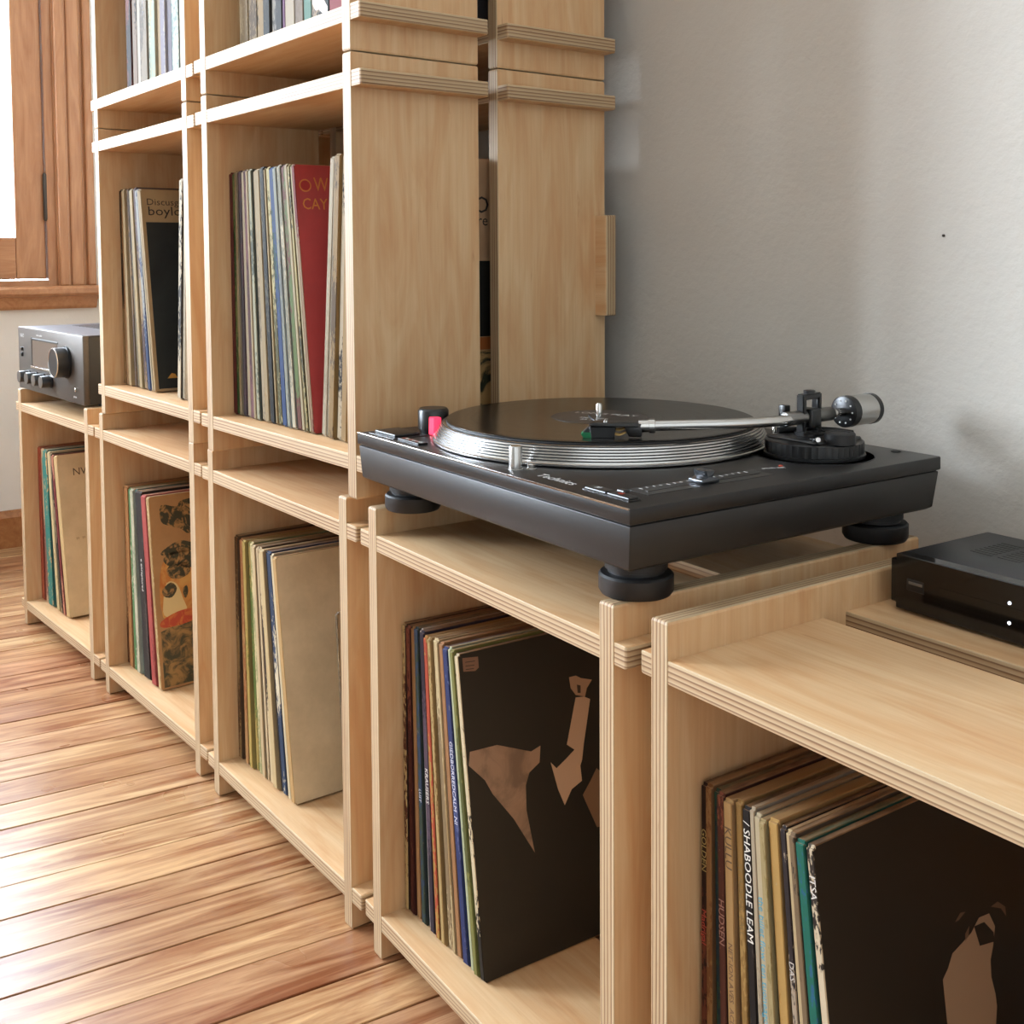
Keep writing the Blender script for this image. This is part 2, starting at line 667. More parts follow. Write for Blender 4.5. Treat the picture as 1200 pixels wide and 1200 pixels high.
def make_unit(key):
    x, y, r, W, z, Hh, oL, oR = MODS[key]
    oL, oR = oL - 0.0016, oR - 0.0016
    root = empty('plywood_box_shelf', MM[key])
    tagp(root, MLAB[key], 'shelf', 'interlocking plywood box shelves')

    def put(name, me, m):
        o = link(name, me, root)
        o.matrix_local = m
        return o

    for xc in (T / 2, W - T / 2):
        if key[0] == 'X':
            put('side_board', board_mesh(Hh - 0.0008, D), Matrix.Translation((xc, D / 2 - 0.0006, Hh / 2)) @ UPM)
            continue
        put('side_board', board_mesh(Hh - 0.0008, D1), Matrix.Translation((xc, D1 / 2 - 0.0006, Hh / 2)) @ UPM)
        put('side_board', board_mesh(Hh - 0.0008, D - D2), Matrix.Translation((xc, (D + D2) / 2 - 0.0006, Hh / 2)) @ UPM)
    for zc, nm in ((ZB + T / 2, 'bottom_board'), (ZT + T / 2, 'top_board')):
        L = W + oL + oR
        xm = (W + oR - oL) / 2
        put(nm, board_mesh(L, D1), Matrix.Translation((xm, D1 / 2, zc)))
        put(nm, board_mesh(L, D - D2), Matrix.Translation((xm, (D + D2) / 2, zc)))
    put('back_rail', board_mesh(W + 2 * min(oL, oR), 0.134), Matrix.Translation((W / 2, D - T / 2 + 0.0006, 0.267)) @ RLM)
    return root


for k in MODS:
    make_unit(k)


# ------------------------------------------------------------------ records and books
def sleeve_mats():
    def attr(t, nm):
        a = t.n('ShaderNodeAttribute', attribute_type='OBJECT', attribute_name=nm)
        return a
    # spine: tint_a with printed marks of tint_b and pale wear
    t = NT('sleeve_spine')
    a, b = attr(t, 'tint_a'), attr(t, 'tint_b')
    am = attr(t, 'print_amount')
    v = t.coords((380, 60, 130))
    n1 = t.noise(v, 1.0, 3, 0.6)
    v2 = t.coords((30, 10, 7))
    n2 = t.noise(v2, 1.0, 2, 0.5)
    ad = t.n('ShaderNodeMath', operation='MULTIPLY_ADD')
    t.l(n1, ad.inputs[0])
    ad.inputs[1].default_value = 0.6
    t.l(n2, ad.inputs[2])
    ad2 = t.n('ShaderNodeMath', operation='ADD')
    t.l(ad.outputs[0], ad2.inputs[0])
    t.l(am.outputs['Fac'], ad2.inputs[1])
    f = t.ramp([(0.90, (0, 0, 0, 1)), (0.94, (1, 1, 1, 1))], ad2.outputs[0])
    col = t.mix(f, a.outputs['Color'], b.outputs['Color'])
    v3 = t.coords((160, 60, 60))
    n3 = t.noise(v3, 1.0, 4, 0.7)
    col = t.mix(t.ramp([(0.66, (0, 0, 0, 1)), (0.72, (0.5, 0.5, 0.5, 1))], n3), col, c4('a8987c'))
    t.base(col)
    t.set(Roughness=0.7)
    t.b.inputs['Specular IOR Level'].default_value = 0.2
    M['spine'] = t.m
    # paper edges
    t = NT('sleeve_edges')
    a = attr(t, 'tint_a')
    v = t.coords((200, 40, 40))
    n = t.noise(v, 1.0, 3, 0.6)
    col = t.mix(t.ramp([(0.35, (0.25, 0.25, 0.25, 1)), (0.65, (0.8, 0.8, 0.8, 1))], n), a.outputs['Color'], c4('a07a52'))
    t.base(col)
    t.set(Roughness=0.75)
    M['paper_edge'] = t.m
    # covers
    t = NT('sleeve_cover')
    a = attr(t, 'tint_c')
    v = t.coords((8, 8, 8))
    n = t.noise(v, 1.5, 5, 0.65)
    dk = t.mix(1.0, a.outputs['Color'], (0.80, 0.78, 0.76, 1), 'MULTIPLY')
    col = t.mix(t.ramp([(0.35, (0, 0, 0, 1)), (0.65, (1, 1, 1, 1))], n), dk, a.outputs['Color'])
    v2 = t.coords((60, 14, 14))
    n2 = t.noise(v2, 2.0, 4, 0.75)
    col = t.mix(t.ramp([(0.72, (0, 0, 0, 1)), (0.80, (0.18, 0.18, 0.18, 1))], n2), col, c4('b09878'))
    t.base(col)
    t.set(Roughness=0.45)
    M['cover'] = t.m


sleeve_mats()
LPH = 0.336
_scache = {}


def sleeve_mesh(th, h, dep):
    key = (round(th, 4), round(h, 3), round(dep, 3))
    if key in _scache:
        return _scache[key]
    bm = bmesh.new()
    add_box(bm, 0, th, 0, dep, 0, h)
    bmesh.ops.bevel(bm, geom=[e for e in bm.edges if abs(e.verts[0].co.x - e.verts[1].co.x) > 1e-6], offset=0.0022, segments=2, affect='EDGES')
    bmesh.ops.bevel(bm, geom=[e for e in bm.edges if e.calc_face_angle(0) > R(60)], offset=min(0.0007, th * 0.22), segments=1, affect='EDGES')
    bm.normal_update()
    for f in bm.faces:
        n = f.normal
        if n.y < -0.5:
            f.material_index = 0
        elif abs(n.x) > 0.8:
            f.material_index = 2
        else:
            f.material_index = 1
    me = finish(bm, 'sleeve', ['spine', 'paper_edge', 'cover'])
    _scache[key] = me
    return me


ORD = ['first', 'second', 'third', 'fourth', 'fifth', 'sixth', 'seventh', 'eighth', 'ninth', 'tenth', 'eleventh', 'twelfth',
       'thirteenth', 'fourteenth', 'fifteenth', 'sixteenth', 'seventeenth', 'eighteenth', 'nineteenth', 'twentieth',
       'twenty-first', 'twenty-second', 'twenty-third', 'twenty-fourth', 'twenty-fifth', 'twenty-sixth', 'twenty-seventh',
       'twenty-eighth', 'twenty-ninth', 'thirtieth']
PLACE = {
    'X1': 'in the box under the amplifier', 'X2': 'in the illustrated cover floor box',
    'X3': 'in the blank tan cover floor box', 'X4': 'in the box under the turntable',
    'X5': 'in the nearest floor box', 'B2': 'in the tan cover tower box',
    'B3': 'in the red cover tower box', 'C2': 'on the top window-side shelf', 'C3': 'on the top turntable-side shelf'}


def put_sleeve(key, name, xb, xt, th, h, dep, ly, a, b, c, amt, label, cat, group, zextra=0.0):
    """stands on the bottom board of box `key`; xb/xt = local x of its left face at bottom / top"""
    k = (xt - xb) / h
    ang = math.asin(max(-0.3, min(0.3, k)))
    z0 = ZB + T + 0.0004 + zextra
    m = MM[key]
    if ang <= 0:
        mt = Matrix.Translation((xb, ly, z0)) @ Matrix.Rotation(ang, 4, 'Y')
    else:
        mt = Matrix.Translation((xb + th, ly, z0)) @ Matrix.Rotation(ang, 4, 'Y') @ Matrix.Translation((-th, 0, 0))
    o = link(name, sleeve_mesh(th, h, dep))
    o.matrix_world = m @ mt
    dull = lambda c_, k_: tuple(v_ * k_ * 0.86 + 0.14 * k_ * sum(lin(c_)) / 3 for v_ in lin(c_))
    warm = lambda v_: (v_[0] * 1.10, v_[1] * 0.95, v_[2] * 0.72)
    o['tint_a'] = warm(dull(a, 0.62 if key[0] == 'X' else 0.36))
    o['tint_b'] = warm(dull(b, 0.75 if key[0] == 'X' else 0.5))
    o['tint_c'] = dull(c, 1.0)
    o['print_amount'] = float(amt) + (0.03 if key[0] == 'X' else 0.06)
    tagp(o, label, cat, group)
    return o


def spine_text(o, body, th, z, size, hexc, sx=1.0):
    """lettering that runs down the spine"""
    me = text_mesh('spine_lettering', body, size, flat(hexc), 0.00006, 'LEFT', sx)
    t = link('spine_lettering', me, o)
    # text x -> -z, text y -> +x, normal -> -y
    m = Matrix(((0, 1, 0), (0, 0, -1), (-1, 0, 0))).to_4x4()
    t.matrix_local = Matrix.Translation((th / 2, -0.00012, z)) @ m
    return t


def cover_poly(o, th, pts, hexc, name='cover_print', lift=0.00012, oy=0.0, rounded=False):
    """flat print on the +x cover; pts (y from spine, z)"""
    bm = bmesh.new()
    if rounded:
        n_ = len(pts)
        sm_ = []
        for i in range(n_):
            p0, p1, p2, p3 = (Vector(pts[(i + k_) % n_]) for k_ in (-1, 0, 1, 2))
            for t_ in (0.0, 0.34, 0.67):
                sm_.append(0.5 * ((2 * p1) + (-p0 + p2) * t_ + (2 * p0 - 5 * p1 + 4 * p2 - p3) * t_ ** 2 + (-p0 + 3 * p1 - 3 * p2 + p3) * t_ ** 3))
        pts = sm_
    vs = [bm.verts.new((th + lift, y - oy, z)) for y, z in pts]
    f = bm.faces.new(vs)
    r = bmesh.ops.extrude_face_region(bm, geom=[f])
    for v in [g for g in r['geom'] if isinstance(g, bmesh.types.BMVert)]:
        v.co.x += 0.00008
    bmesh.ops.recalc_face_normals(bm, faces=bm.faces[:])
    bmesh.ops.triangulate(bm, faces=bm.faces[:])
    mt = hexc if not isinstance(hexc, str) else flat(hexc, 0.5)
    return link(name, finish(bm, name, [mt]), o)


def cover_text(o, th, body, y, z, size, hexc, sx=1.0):
    me = text_mesh('cover_lettering', body, size, flat(hexc), 0.00006, 'LEFT', sx)
    t = link('cover_lettering', me, o)
    m = Matrix(((0, 0, 1), (1, 0, 0), (0, 1, 0))).to_4x4()   # x->y, y->z, n->x
    t.matrix_local = Matrix.Translation((th + 0.0003, y, z)) @ m
    return t


CNAME = {}


def row(key, rows, xb0, xb1, xt0, xt1, group, h=LPH, start=0, noun='record sleeve', cat='record', dep=None, name='record_sleeve', ly=0.031, total=None, right_lean=False):
    """rows: (colour word, rel width, spine, print, amount, cover)"""
    dep = dep or min(h, 0.334)
    tot = sum(r[1] for r in rows)
    acc = 0.0
    out = []
    for i, (cw, w, a, b, amt, c) in enumerate(rows):
        f0, f1 = acc / tot, (acc + w) / tot
        acc += w
        xb, xbn = xb0 + (xb1 - xb0) * f0, xb0 + (xb1 - xb0) * f1
        xt, xtn = xt0 + (xt1 - xt0) * f0, xt0 + (xt1 - xt0) * f1
        th = max(0.0022, min(xbn - xb, xtn - xt) * 0.90)
        hh = h + random.uniform(-0.002, 0.0015)
        lab = f'{cw} {noun}, {ORD[start + i]} from left {PLACE[key]}'
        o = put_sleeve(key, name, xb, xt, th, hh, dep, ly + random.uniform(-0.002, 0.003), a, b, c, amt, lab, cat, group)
        out.append((o, th, hh))
    return out


# --- box under the amplifier
g = 'records under the amplifier'
X1 = row('X1', [('orange', 1.0, 'd2694a', 'b04a38', .05, 'a8503a'), ('dusty pink', .9, '9c5f58', 'c9a48c', .1, '8a5a50'),
                ('thick teal', 1.9, '1f8f92', 'd9b078', .02, '17696c'), ('cream', 1.0, 'd8caa2', '8d7d5c', .0, 'b9a77c'),
                ('dark grey', .5, '4a423c', 'a0907c', .1, '3c3632'), ('maroon', .6, '8a333c', 'c08070', .05, '7a2c34'),
                ('tan covered', 1.3, 'd9bd8c', 'c3a26c', -.3, 'e8cc9c')],
         0.022, 0.2266, 0.020, 0.1530, g, 0.341)
o, th, hh = X1[-1]
cover_text(o, th, 'NW', 0.030, 0.300, 0.022, '5a4530')
cover_text(o, th, '" "', 0.026, 0.155, 0.02, '9a8260')

# --- next floor box
g = 'records in the second floor box'
X2 = row('X2', [('mottled brown', 1.0, '7a5238', 'c9a27a', .12, '5c3c2a'), ('light orange', 1.1, 'c9925c', 'a06a3a', .0, 'b07c48'),
                ('green', .7, '5f9a6a', 'd9e4d4', .05, '4a7a54'), ('pale grey', 1.0, 'cdd2c8', '90a090', .02, 'a8aca0'),
                ('teal edged', .4, '4f8a8a', 'a0b8b0', .0, '3c6a6a'), ('thick black', 2.0, '322c2e', '4a4246', .0, '262224'),
                ('red', 1.4, 'bd4c50', '8a3238', .0, 'a83a40'), ('illustrated orange', .8, 'ddc49a', 'a88a5c', .0, 'bd8a4c')],
         0.022, 0.2030, 0.020, 0.1560, g, 0.336)
o, th, hh = X2[5]
spine_text(o, 'e enraptured', th, 0.215, 0.011, 'e4ddd4')
o, th, hh = X2[-1]


def mottled(name, base, spots, scale=16, lo=.48, hi=.56):
    t = NT(name)
    v = t.coords((1, 1, 1), rnd=False)
    n = t.noise(v, scale, 5, 0.6, 0.8)
    t.base(t.ramp([(lo, c4(base)), (hi, c4(spots))], n))
    return t.set(Roughness=0.5)


M['art_ground'] = mottled('printed_shrubs', '3c3a26', 'a07c48', 42, .44, .60)
M['art_leaves'] = mottled('printed_foliage', '33321f', 'a8804c', 70, .50, .62)
M['art_robe'] = mottled('printed_robe', 'd8a458', 'c0702c', 20, .42, .6)
cover_poly(o, th, [(.006, .004), (.32, .004), (.32, .112), (.2, .125), (.1, .118), (.05, .112), (.006, .100)], M['art_ground'])
LEAF = [[(.022, .318), (.05, .312), (.06, .322), (.12, .326), (.2, .328), (.2, .295), (.115, .29), (.09, .283), (.07, .262), (.055, .272), (.035, .280), (.02, .29)],
        [(.018, .238), (.05, .252), (.08, .244), (.13, .24), (.2, .243), (.2, .235), (.13, .230), (.085, .232), (.05, .230), (.02, .230)],
        [(.020, .226), (.045, .236), (.075, .228), (.088, .215), (.070, .202), (.045, .208), (.026, .212)],
        [(.024, .205), (.040, .216), (.062, .210), (.066, .194), (.048, .186), (.030, .190)],
        [(.014, .172), (.030, .182), (.040, .170), (.030, .156), (.016, .160)],
        [(.05, .165), (.058, .172), (.060, .160), (.054, .150)]]
for k_, pts_ in enumerate(LEAF):
    cover_poly(o, th, pts_, M['art_leaves'], lift=.0005 if k_ else .0002, rounded=True)
cover_poly(o, th, [(.012, .200), (.03, .228), (.07, .222), (.1, .20), (.115, .165), (.12, .13), (.05, .12), (.012, .124)], M['art_robe'], lift=.0003, rounded=True)
cover_poly(o, th, [(.07, .222), (.13, .24), (.19, .235), (.13, .215), (.09, .205)], 'd6b47a', lift=.0004)
cover_poly(o, th, [(.014, .150), (.022, .182), (.04, .178), (.05, .15), (.055, .128), (.03, .122), (.014, .128)], 'e0c890', lift=.0004, rounded=True)
cover_poly(o, th, [(.008, .118), (.04, .130), (.075, .130), (.095, .122), (.06, .108), (.012, .106)], mottled('printed_red_hem', 'b8432a', 'd07838', 60, .45, .6), lift=.0006, rounded=True)
cover_poly(o, th, [(.10, .20), (.2, .20), (.2, .13), (.125, .13), (.118, .165)], '3a3a2c', lift=.0004)

# --- floor box under the tower
g = 'records in the third floor box'
X3 = row('X3', [('brown edged', 1.0, 'b59a70', '6a5038', .1, '6a5038'), ('dark brown', .8, '4c4038', '8a7458', .1, '3c322a'),
                ('peach', 1.1, 'cc9c66', 'a86c3c', .02, '8a6440'), ('yellow', 1.0, 'd0bb68', '8a8c3c', .0, '9c8a48'),
                ('olive yellow', 1.0, 'b7a456', '5f7a34', .08, '8a7a3c'), ('pale green', .9, 'a9b284', 'd8d0a8', .05, '80865c'),
                ('cream', 1.0, 'decbab', 'b09a78', -.1, 'a89472'), ('warm white', .7, 'dccab0', 'a88f70', -.1, 'a89472'),
                ('mottled black', 1.0, '4a3c36', 'cfc0a4', .14, '2e2622'), ('ivory', 1.3, 'dccaa2', 'c2a878', -.2, 'b49c70'),
                ('thin black', .5, '2a2624', '5a5048', .0, '221e1c'), ('navy blue', 1.3, '2f4878', 'd8d4c8', .07, '263a60'),
                ('white', .8, 'e2dac6', 'b8a888', -.2, 'b8a888'), ('blank tan covered', 1.2, 'd2b07a', 'c09a62', -.3, 'f8dcac')],
         0.0225, 0.2160, 0.021, 0.1615, g, 0.338)
sm = put_sleeve('X3', 'record_sleeve', 0.3600, 0.3360, 0.006, 0.304, 0.28, 0.031, '6a5a44', '8a785c', '8a7458', 0.0,
                'smaller grey-brown record sleeve leaning beside the blank tan cover', 'record', g)

# --- box under the turntable
g = 'records under the turntable'
X4 = row('X4', [('worn brown', .9, '6e3f2a', 'd0ba8c', .14, '3a241a'), ('maroon', 1.0, '58241f', '8a4a3c', .03, '4a1c18'),
                ('kraft', 1.1, 'b88c5e', '9a6c40', -.1, '9a6e44'), ('dark green', 1.1, '3a4f48', '2c4470', .12, '2a3a34'),
                ('lavender white', .6, 'cccada', '8a86a0', .0, '9c9aac'), ('dark purple', 1.2, '3a3048', '5c4c6a', .05, '2c2438'),
                ('orange to yellow', 1.0, 'c8a050', 'b8482e', .08, '8a6030'), ('gold', .9, 'ccb27c', '8c7040', .04, '9c7c48'),
                ('grey tan', 1.1, 'a08c70', 'd2c4a4', .05, '7c6a50'), ('thin cream', .5, 'dccba6', 'b09870', .0, 'b09870'),
                ('brown paper', 1.1, 'b5845a', '9c6840', -.05, '94683e'), ('blue lettered', 1.3, '2c3c86', '5a68b0', .0, '24306c'),
                ('mint white', .7, 'c4d6c2', '8aa88c', .0, '98a894'), ('olive green', .9, '8c9150', '5c6434', .0, '7a7e3a'),
                ('black picture', 1.0, '2c2620', 'd8ceb8', .13, '16120c')],
         0.0225, 0.1900, 0.021, 0.1380, g, 0.336)
o, th, hh = X4[5]
spine_text(o, 'KRAUSERS', th, 0.185, 0.0085, 'e0d8cc')
o, th, hh = X4[11]
spine_text(o, 'GIEDBORREDCALM  NI', th, 0.235, 0.0085, 'd4d0d8', 1.0)
o, th, hh = X4[3]
spine_text(o, 'LUST', th, 0.155, 0.0065, 'd4d0d8')
o, th, hh = X4[-1]
OY = 0.031
cover_poly(o, th, [(.0365, .3300), (.0558, .3278), (.0557, .3164), (.0511, .3138), (.0365, .3159)], '8a6650', oy=OY)
for yy, zz, ln in ((.0395, .3255, .012), (.0395, .3215, .011), (.0395, .3180, .010)):
    cover_poly(o, th, [(yy, zz), (yy + ln, zz - .001), (yy + ln, zz - .0018), (yy, zz - .0008)], '3a2a20', oy=OY, lift=.0003)
M['art_wall'] = mottled('printed_stone_wall', 'a8866c', '7e6450', 22, .40, .60)
cover_poly(o, th, [(.0335, .2199), (.0363, .2334), (.0703, .2323), (.1125, .2152), (.1253, .2184), (.1222, .2012), (.1079, .194), (.102, .1822), (.1002, .1562), (.1061, .1105), (.0832, .152), (.0596, .1843), (.0518, .2002)], M['art_wall'], oy=OY)
cover_poly(o, th, [(.1713, .2821), (.1808, .282), (.1875, .2778), (.2026, .2729), (.1944, .2652), (.1909, .2566), (.1782, .2612), (.1722, .2699)], 'b08c70', oy=OY)
cover_poly(o, th, [(.1779, .2585), (.1897, .2569), (.1976, .2524), (.1896, .2263), (.1836, .2073), (.1791, .19), (.176, .1843), (.1764, .1678), (.1615, .1625), (.1504, .1482), (.1434, .1671), (.1367, .1977), (.1438, .1896), (.1561, .1956), (.17, .2032), (.1603, .211)], 'c8a68a', oy=OY)
cover_poly(o, th, [(.1757, .1524), (.188, .1648), (.1979, .1762), (.215, .16), (.21, .11), (.1912, .1135)], '7e6048', oy=OY)
cover_poly(o, th, [(.181, .272), (.186, .270), (.185, .262), (.181, .263)], '3a2a20', oy=OY, lift=.0004)

# --- nearest box
g = 'records in the nearest box'
X5 = row('X5', [('dark brown', 1.0, '38201a', '7a4030', .04, '2c1812'), ('tan', 1.0, 'b28656', '8a5c34', .0, '8a6038'),
                ('dark green', 1.0, '2f5a4e', '1f3c50', .06, '24443c'), ('red-brown', 1.1, '6c3c32', '9c5a48', .04, '4c2a24'),
                ('cream gold', 1.4, 'cfaa74', 'b08850', -.1, 'a88050'), ('old gold', 1.1, 'c6a262', '9c7a40', -.02, '9c7a44'),
                ('black lettered', 1.2, '2a2426', '4a4244', .0, '1c1818'), ('light grey', .8, 'c9c0b4', 'a09488', -.05, '9c9284'),
                ('blue lettered cream', 1.0, 'd8d0bc', 'b8b09a', -.1, 'a8a08a'), ('olive cream', 1.0, 'c0b288', '9c8e60', -.1, '9c8e62'),
                ('golden yellow', 1.5, 'd4ae66', 'b88e48', -.1, 'a88248'), ('dark plum', .9, '3a323a', 'b0a49c', .1, '2c262c'),
                ('ivory', .8, 'd8c6a4', 'a89272', -.02, 'a89272'), ('mottled grey', .9, '8c7862', '4a4038', .14, '5c4e40'),
                ('teal', 1.3, '0b7c74', '1464a0', .0, '086258'), ('black picture', 1.1, '3a3230', 'd8cec0', .13, '120e0a')],
         0.0225, 0.1780, 0.021, 0.1330, g, 0.337)
SP = [(0, 'GOLDEN', .30, .0085, 'b8a060'), (0, 'Madrigal', .235, .0085, 'c04838'), (3, 'HUDSEN', .255, .0085, 'a87868'), (4, 'KULLU', .315, .0095, '5a4028'),
      (4, 'NET-ION AVES  ACLEN', .225, .0062, '6a4a30'), (5, 'ST. ALBANS  FALL', .29, .0062, '7a6030'),
      (6, '/ SHABOODLE LEAM', .325, .0100, 'e4dcd0'), (6, 'LIEONC. AVULL', .165, .0100, 'e0d49c'),
      (8, 'the billet flow ten tuoneagoma', .275, .0078, '4fa0b4'), (11, 'DAS', .24, .007, 'c8bcb0'), (15, 'ITSA', .315, .0075, 'd8d0c8')]
for i, s_, z, sz, hx in SP:
    o, th, hh = X5[i]
    spine_text(o, s_, th, z, min(sz, th * 1.25), hx, 1.15)
o, th, hh = X5[-1]
for pts, hx, lf in (
    ([(.1995, .2201), (.2111, .228), (.2247, .2268), (.2307, .215), (.2259, .2015), (.2207, .1922), (.2196, .1796), (.2228, .1655), (.2233, .1556), (.2157, .13), (.21, .11), (.19, .135), (.18, .11), (.1604, .12), (.1599, .182), (.1596, .1989), (.167, .2045), (.174, .2134), (.1889, .2172)], 'a08670', .00012),
    ([(.2036, .2239), (.217, .2228), (.2277, .2114), (.2276, .2042), (.2163, .2061), (.2086, .2074)], '15110d', .0004),
    ([(.1809, .2346), (.1884, .2392), (.1948, .2378), (.1853, .2344)], '6c5646', .00012),
    ([(.2278, .2311), (.2374, .232), (.2467, .225), (.2466, .2177), (.2409, .2255)], '6c5646', .00012),
    ([(.192, .222), (.198, .226), (.196, .219), (.191, .216)], '6c5646', .00012)):
    cover_poly(o, th, pts, hx, oy=OY, lift=lf)

# --- tower box with the red cover
g = 'records in the red cover tower box'
B3 = row('B3', [('dark red', .5, '8a3c34', '5c2a24', .0, '7a342c'), ('green', 1.0, '3f7c48', '8aa060', .06, '2f5c38'),
                ('ivory', .6, 'd9cdb2', 'b0a080', -.05, 'a89c80'), ('plum brown', 1.1, '6c4458', '3c2c34', .1, '50344a'),
                ('white', 1.0, 'e6ddcc', 'c8bca4', -.2, 'bcb09a'), ('mauve', 1.1, 'a06c82', '5c3848', .1, '7c5062'),
                ('cream', .6, 'decfae', 'b8a684', -.1, 'b0a080'), ('grey-green', .9, '74827c', 'b8c0b4', .08, '545e5a'),
                ('warm white', .8, 'e0d6c2', '8a8478', .06, 'b0a692'), ('thick cream', 1.2, 'd8c8a6', 'b89e70', -.1, 'b09c74'),
                ('black', 1.2, '2a2a2c', '6a6a60', .04, '1e1e20'), ('pale tan', .5, 'd4c29a', 'a08c64', .0, 'a08c64'),
                ('olive', 1.0, '76784e', 'd0cca0', .10, '54563a'), ('teal and blue', 1.2, '1f6068', '2850a0', .12, '1a4c54'),
                ('pale blue', .9, 'bccbd0', '8090a0', .0, '94a2a8'), ('silver grey', 1.0, 'b4bab4', 'd8d8d0', .06, '8a908c'),
                ('brick red', 1.1, '8c4a3c', '6a8a4c', .08, '6c382e'), ('ivory edged', .7, 'e2dabf', 'c0b490', -.1, 'b4aa88'),
                ('dark olive', .6, '5c5a3a', 'c0b888', .08, '444228'), ('cream rimmed', .5, 'e0d6b8', 'c0b490', -.1, 'b4aa88'),
                ('red covered', .7, 'c0a080', '8a2820', .0, 'b81c14')],
         0.0215, 0.2700, 0.0205, 0.2230, g, 0.352)
o, th, hh = B3[-1]
ring = [(.0145 + .0088 * math.cos(a * math.pi / 12), .3235 + .0085 * math.sin(a * math.pi / 12)) for a in range(24)]
ringi = [(.0145 + .0070 * math.cos(a * math.pi / 12), .3235 + .0067 * math.sin(a * math.pi / 12)) for a in range(24)]
cover_poly(o, th, ring, 'c8742c')
cover_poly(o, th, ringi, '9c1a13', lift=.0003)
cover_text(o, th, '%', .0095, .3235, .011, 'c8742c')
cover_text(o, th, 'W', .027, .3245, .026, 'c8742c', .8)
cover_text(o, th, 'CAY', .008, .2985, .021, 'd07c2c', .9)
B3r = row('B3', [('white', 1.0, 'e8e2d6', 'b8b0a0', -.1, 'c0b8a8'), ('thin ivory', .6, 'e0d8c4', '9c9484', .0, 'b0a894'),
                 ('golden tan', 1.2, 'c8aa72', '6a5430', .06, 'a08450'), ('black and white', 1.2, '2c2826', 'd0c8b8', .16, '2c2826'),
                 ('buff', 1.2, 'd4b47c', 'b8945c', -.1, 'b0905c'), ('pale cream', .8, 'e0d2ac', 'c0ac80', -.1, 'b8a888'),
                 ('grey-green edged', .8, '7a8078', 'c8c4b0', .08, '5c605a'), ('tan and black', .8, 'c8a878', '8a6c44', -.1, 'c09468')],
          0.2840, 0.3910, 0.3170, 0.4020, g, 0.353, start=21)
o, th, hh = B3r[-1]
cover_text(o, th, 'OOO', .135, .292, .030, '1a1612')
cover_text(o, th, 'nk re', .14, .273, .020, '1a1612')
cover_poly(o, th, [(.02, .222), (.34, .222), (.34, .125), (.02, .125)], '17140f')
cover_poly(o, th, [(.02, .124), (.34, .124), (.34, .108), (.02, .108)], 'b0622c')
cover_poly(o, th, [(.02, .107), (.34, .107), (.34, .03), (.02, .03)], mottled('printed_figures', 'c8a068', '2e3626', 30, .46, .54))

# --- tower box with the tan and black cover
g = 'records in the tan and black cover tower box'
B2 = row('B2', [('dark brown', .8, '4c3a2c', 'b89a70', .12, '3c2c22'), ('tan', 1.0, 'cb9d66', 'a87840', .0, 'a0784a'),
                ('cream', 1.0, 'dcc496', 'b89a68', -.1, 'b09870'), ('pale brown', .7, 'b8945e', '5c4430', .1, '80643c'),
                ('olive brown', .8, '8a7a50', '3c3428', .12, '605438'), ('ivory', 1.1, 'dccaa0', 'b8a470', -.1, 'b4a074'),
                ('plum brown', 1.0, '6a4a50', 'b09468', .1, '4c343a'), ('royal blue', 1.0, '2b509c', 'a8b4c8', .08, '203c78'),
                ('white edged', .5, 'e0d8c4', 'b0a890', -.1, 'b0a890'), ('tan and black', .7, 'd6bc8c', 'b89860', -.1, 'c09a64')],
         0.0250, 0.1990, 0.0210, 0.1400, g, 0.352)
o, th, hh = B2[-1]
cover_poly(o, th, [(.006, .005), (.335, .005), (.335, .293), (.006, .293)], mottled('printed_night', '1c1c18', '2a2c26', 8, .4, .6))
cover_text(o, th, 'Discusges u', .009, .328, .0165, '4a3420', 1.12)
cover_text(o, th, 'boylo A', .010, .3120, .0225, '2e2014', 1.2)
cover_poly(o, th, [(.022, .022), (.030, .031), (.036, .029), (.040, .022)], 'c8903c', lift=.0004)
B2r = row('B2', [('black and white', 1.0, '4a4844', 'e0dcd2', .16, '3a3836'), ('thin white', .7, 'e6e0d2', 'b0a898', .0, 'b8b0a0'),
                 ('buff', 1.0, 'cdb58a', '9a8258', .0, 'a08a60')], 0.2960, 0.3420, 0.3240, 0.3620, g, 0.354, start=10)

# --- books on the top shelves
g = 'books on the top window-side shelf'
bk = [('dark red', 1.1, '8c3b30', '2a2224', .12, '5c2c26', .285), ('black and blue', 1.0, '2f3138', '9c8c88', .10, '24262c', .27),
      ('white', 1.0, 'e4e6ec', 'c0c2c8', -.2, 'b8bac0', .29), ('thick grey-beige', 1.5, 'b6ada2', '6a625a', .0, '9c948a', .28),
      ('pale teal', .7, 'a6c6c6', 'd8e0d8', .05, '8aa4a4', .26), ('cream', 1.0, 'e2d8ba', 'a8c4c4', .05, 'b8b094', .275),
      ('tan', .9, 'd4be92', 'b09868', .0, 'a89470', .30), ('lilac white', 1.0, 'dcdae4', '8a88b0', .06, 'b0aeb8', .285),
      ('light grey', .8, 'b6b2b0', '7a789c', .1, '94908e', .27), ('navy', .5, '1f3648', '3c5468', .0, '1a2c3c', .29),
      ('sky blue', 1.3, 'a0c8dc', 'd0e4ec', .02, '80a0b0', .28), ('pale yellow-white', 1.5, 'f0f2dc', 'd8dab8', -.05, 'c0c2ac', .3),
      ('lime yellow', .7, 'd8da90', 'b8ba60', .0, 'aaac70', .275)]


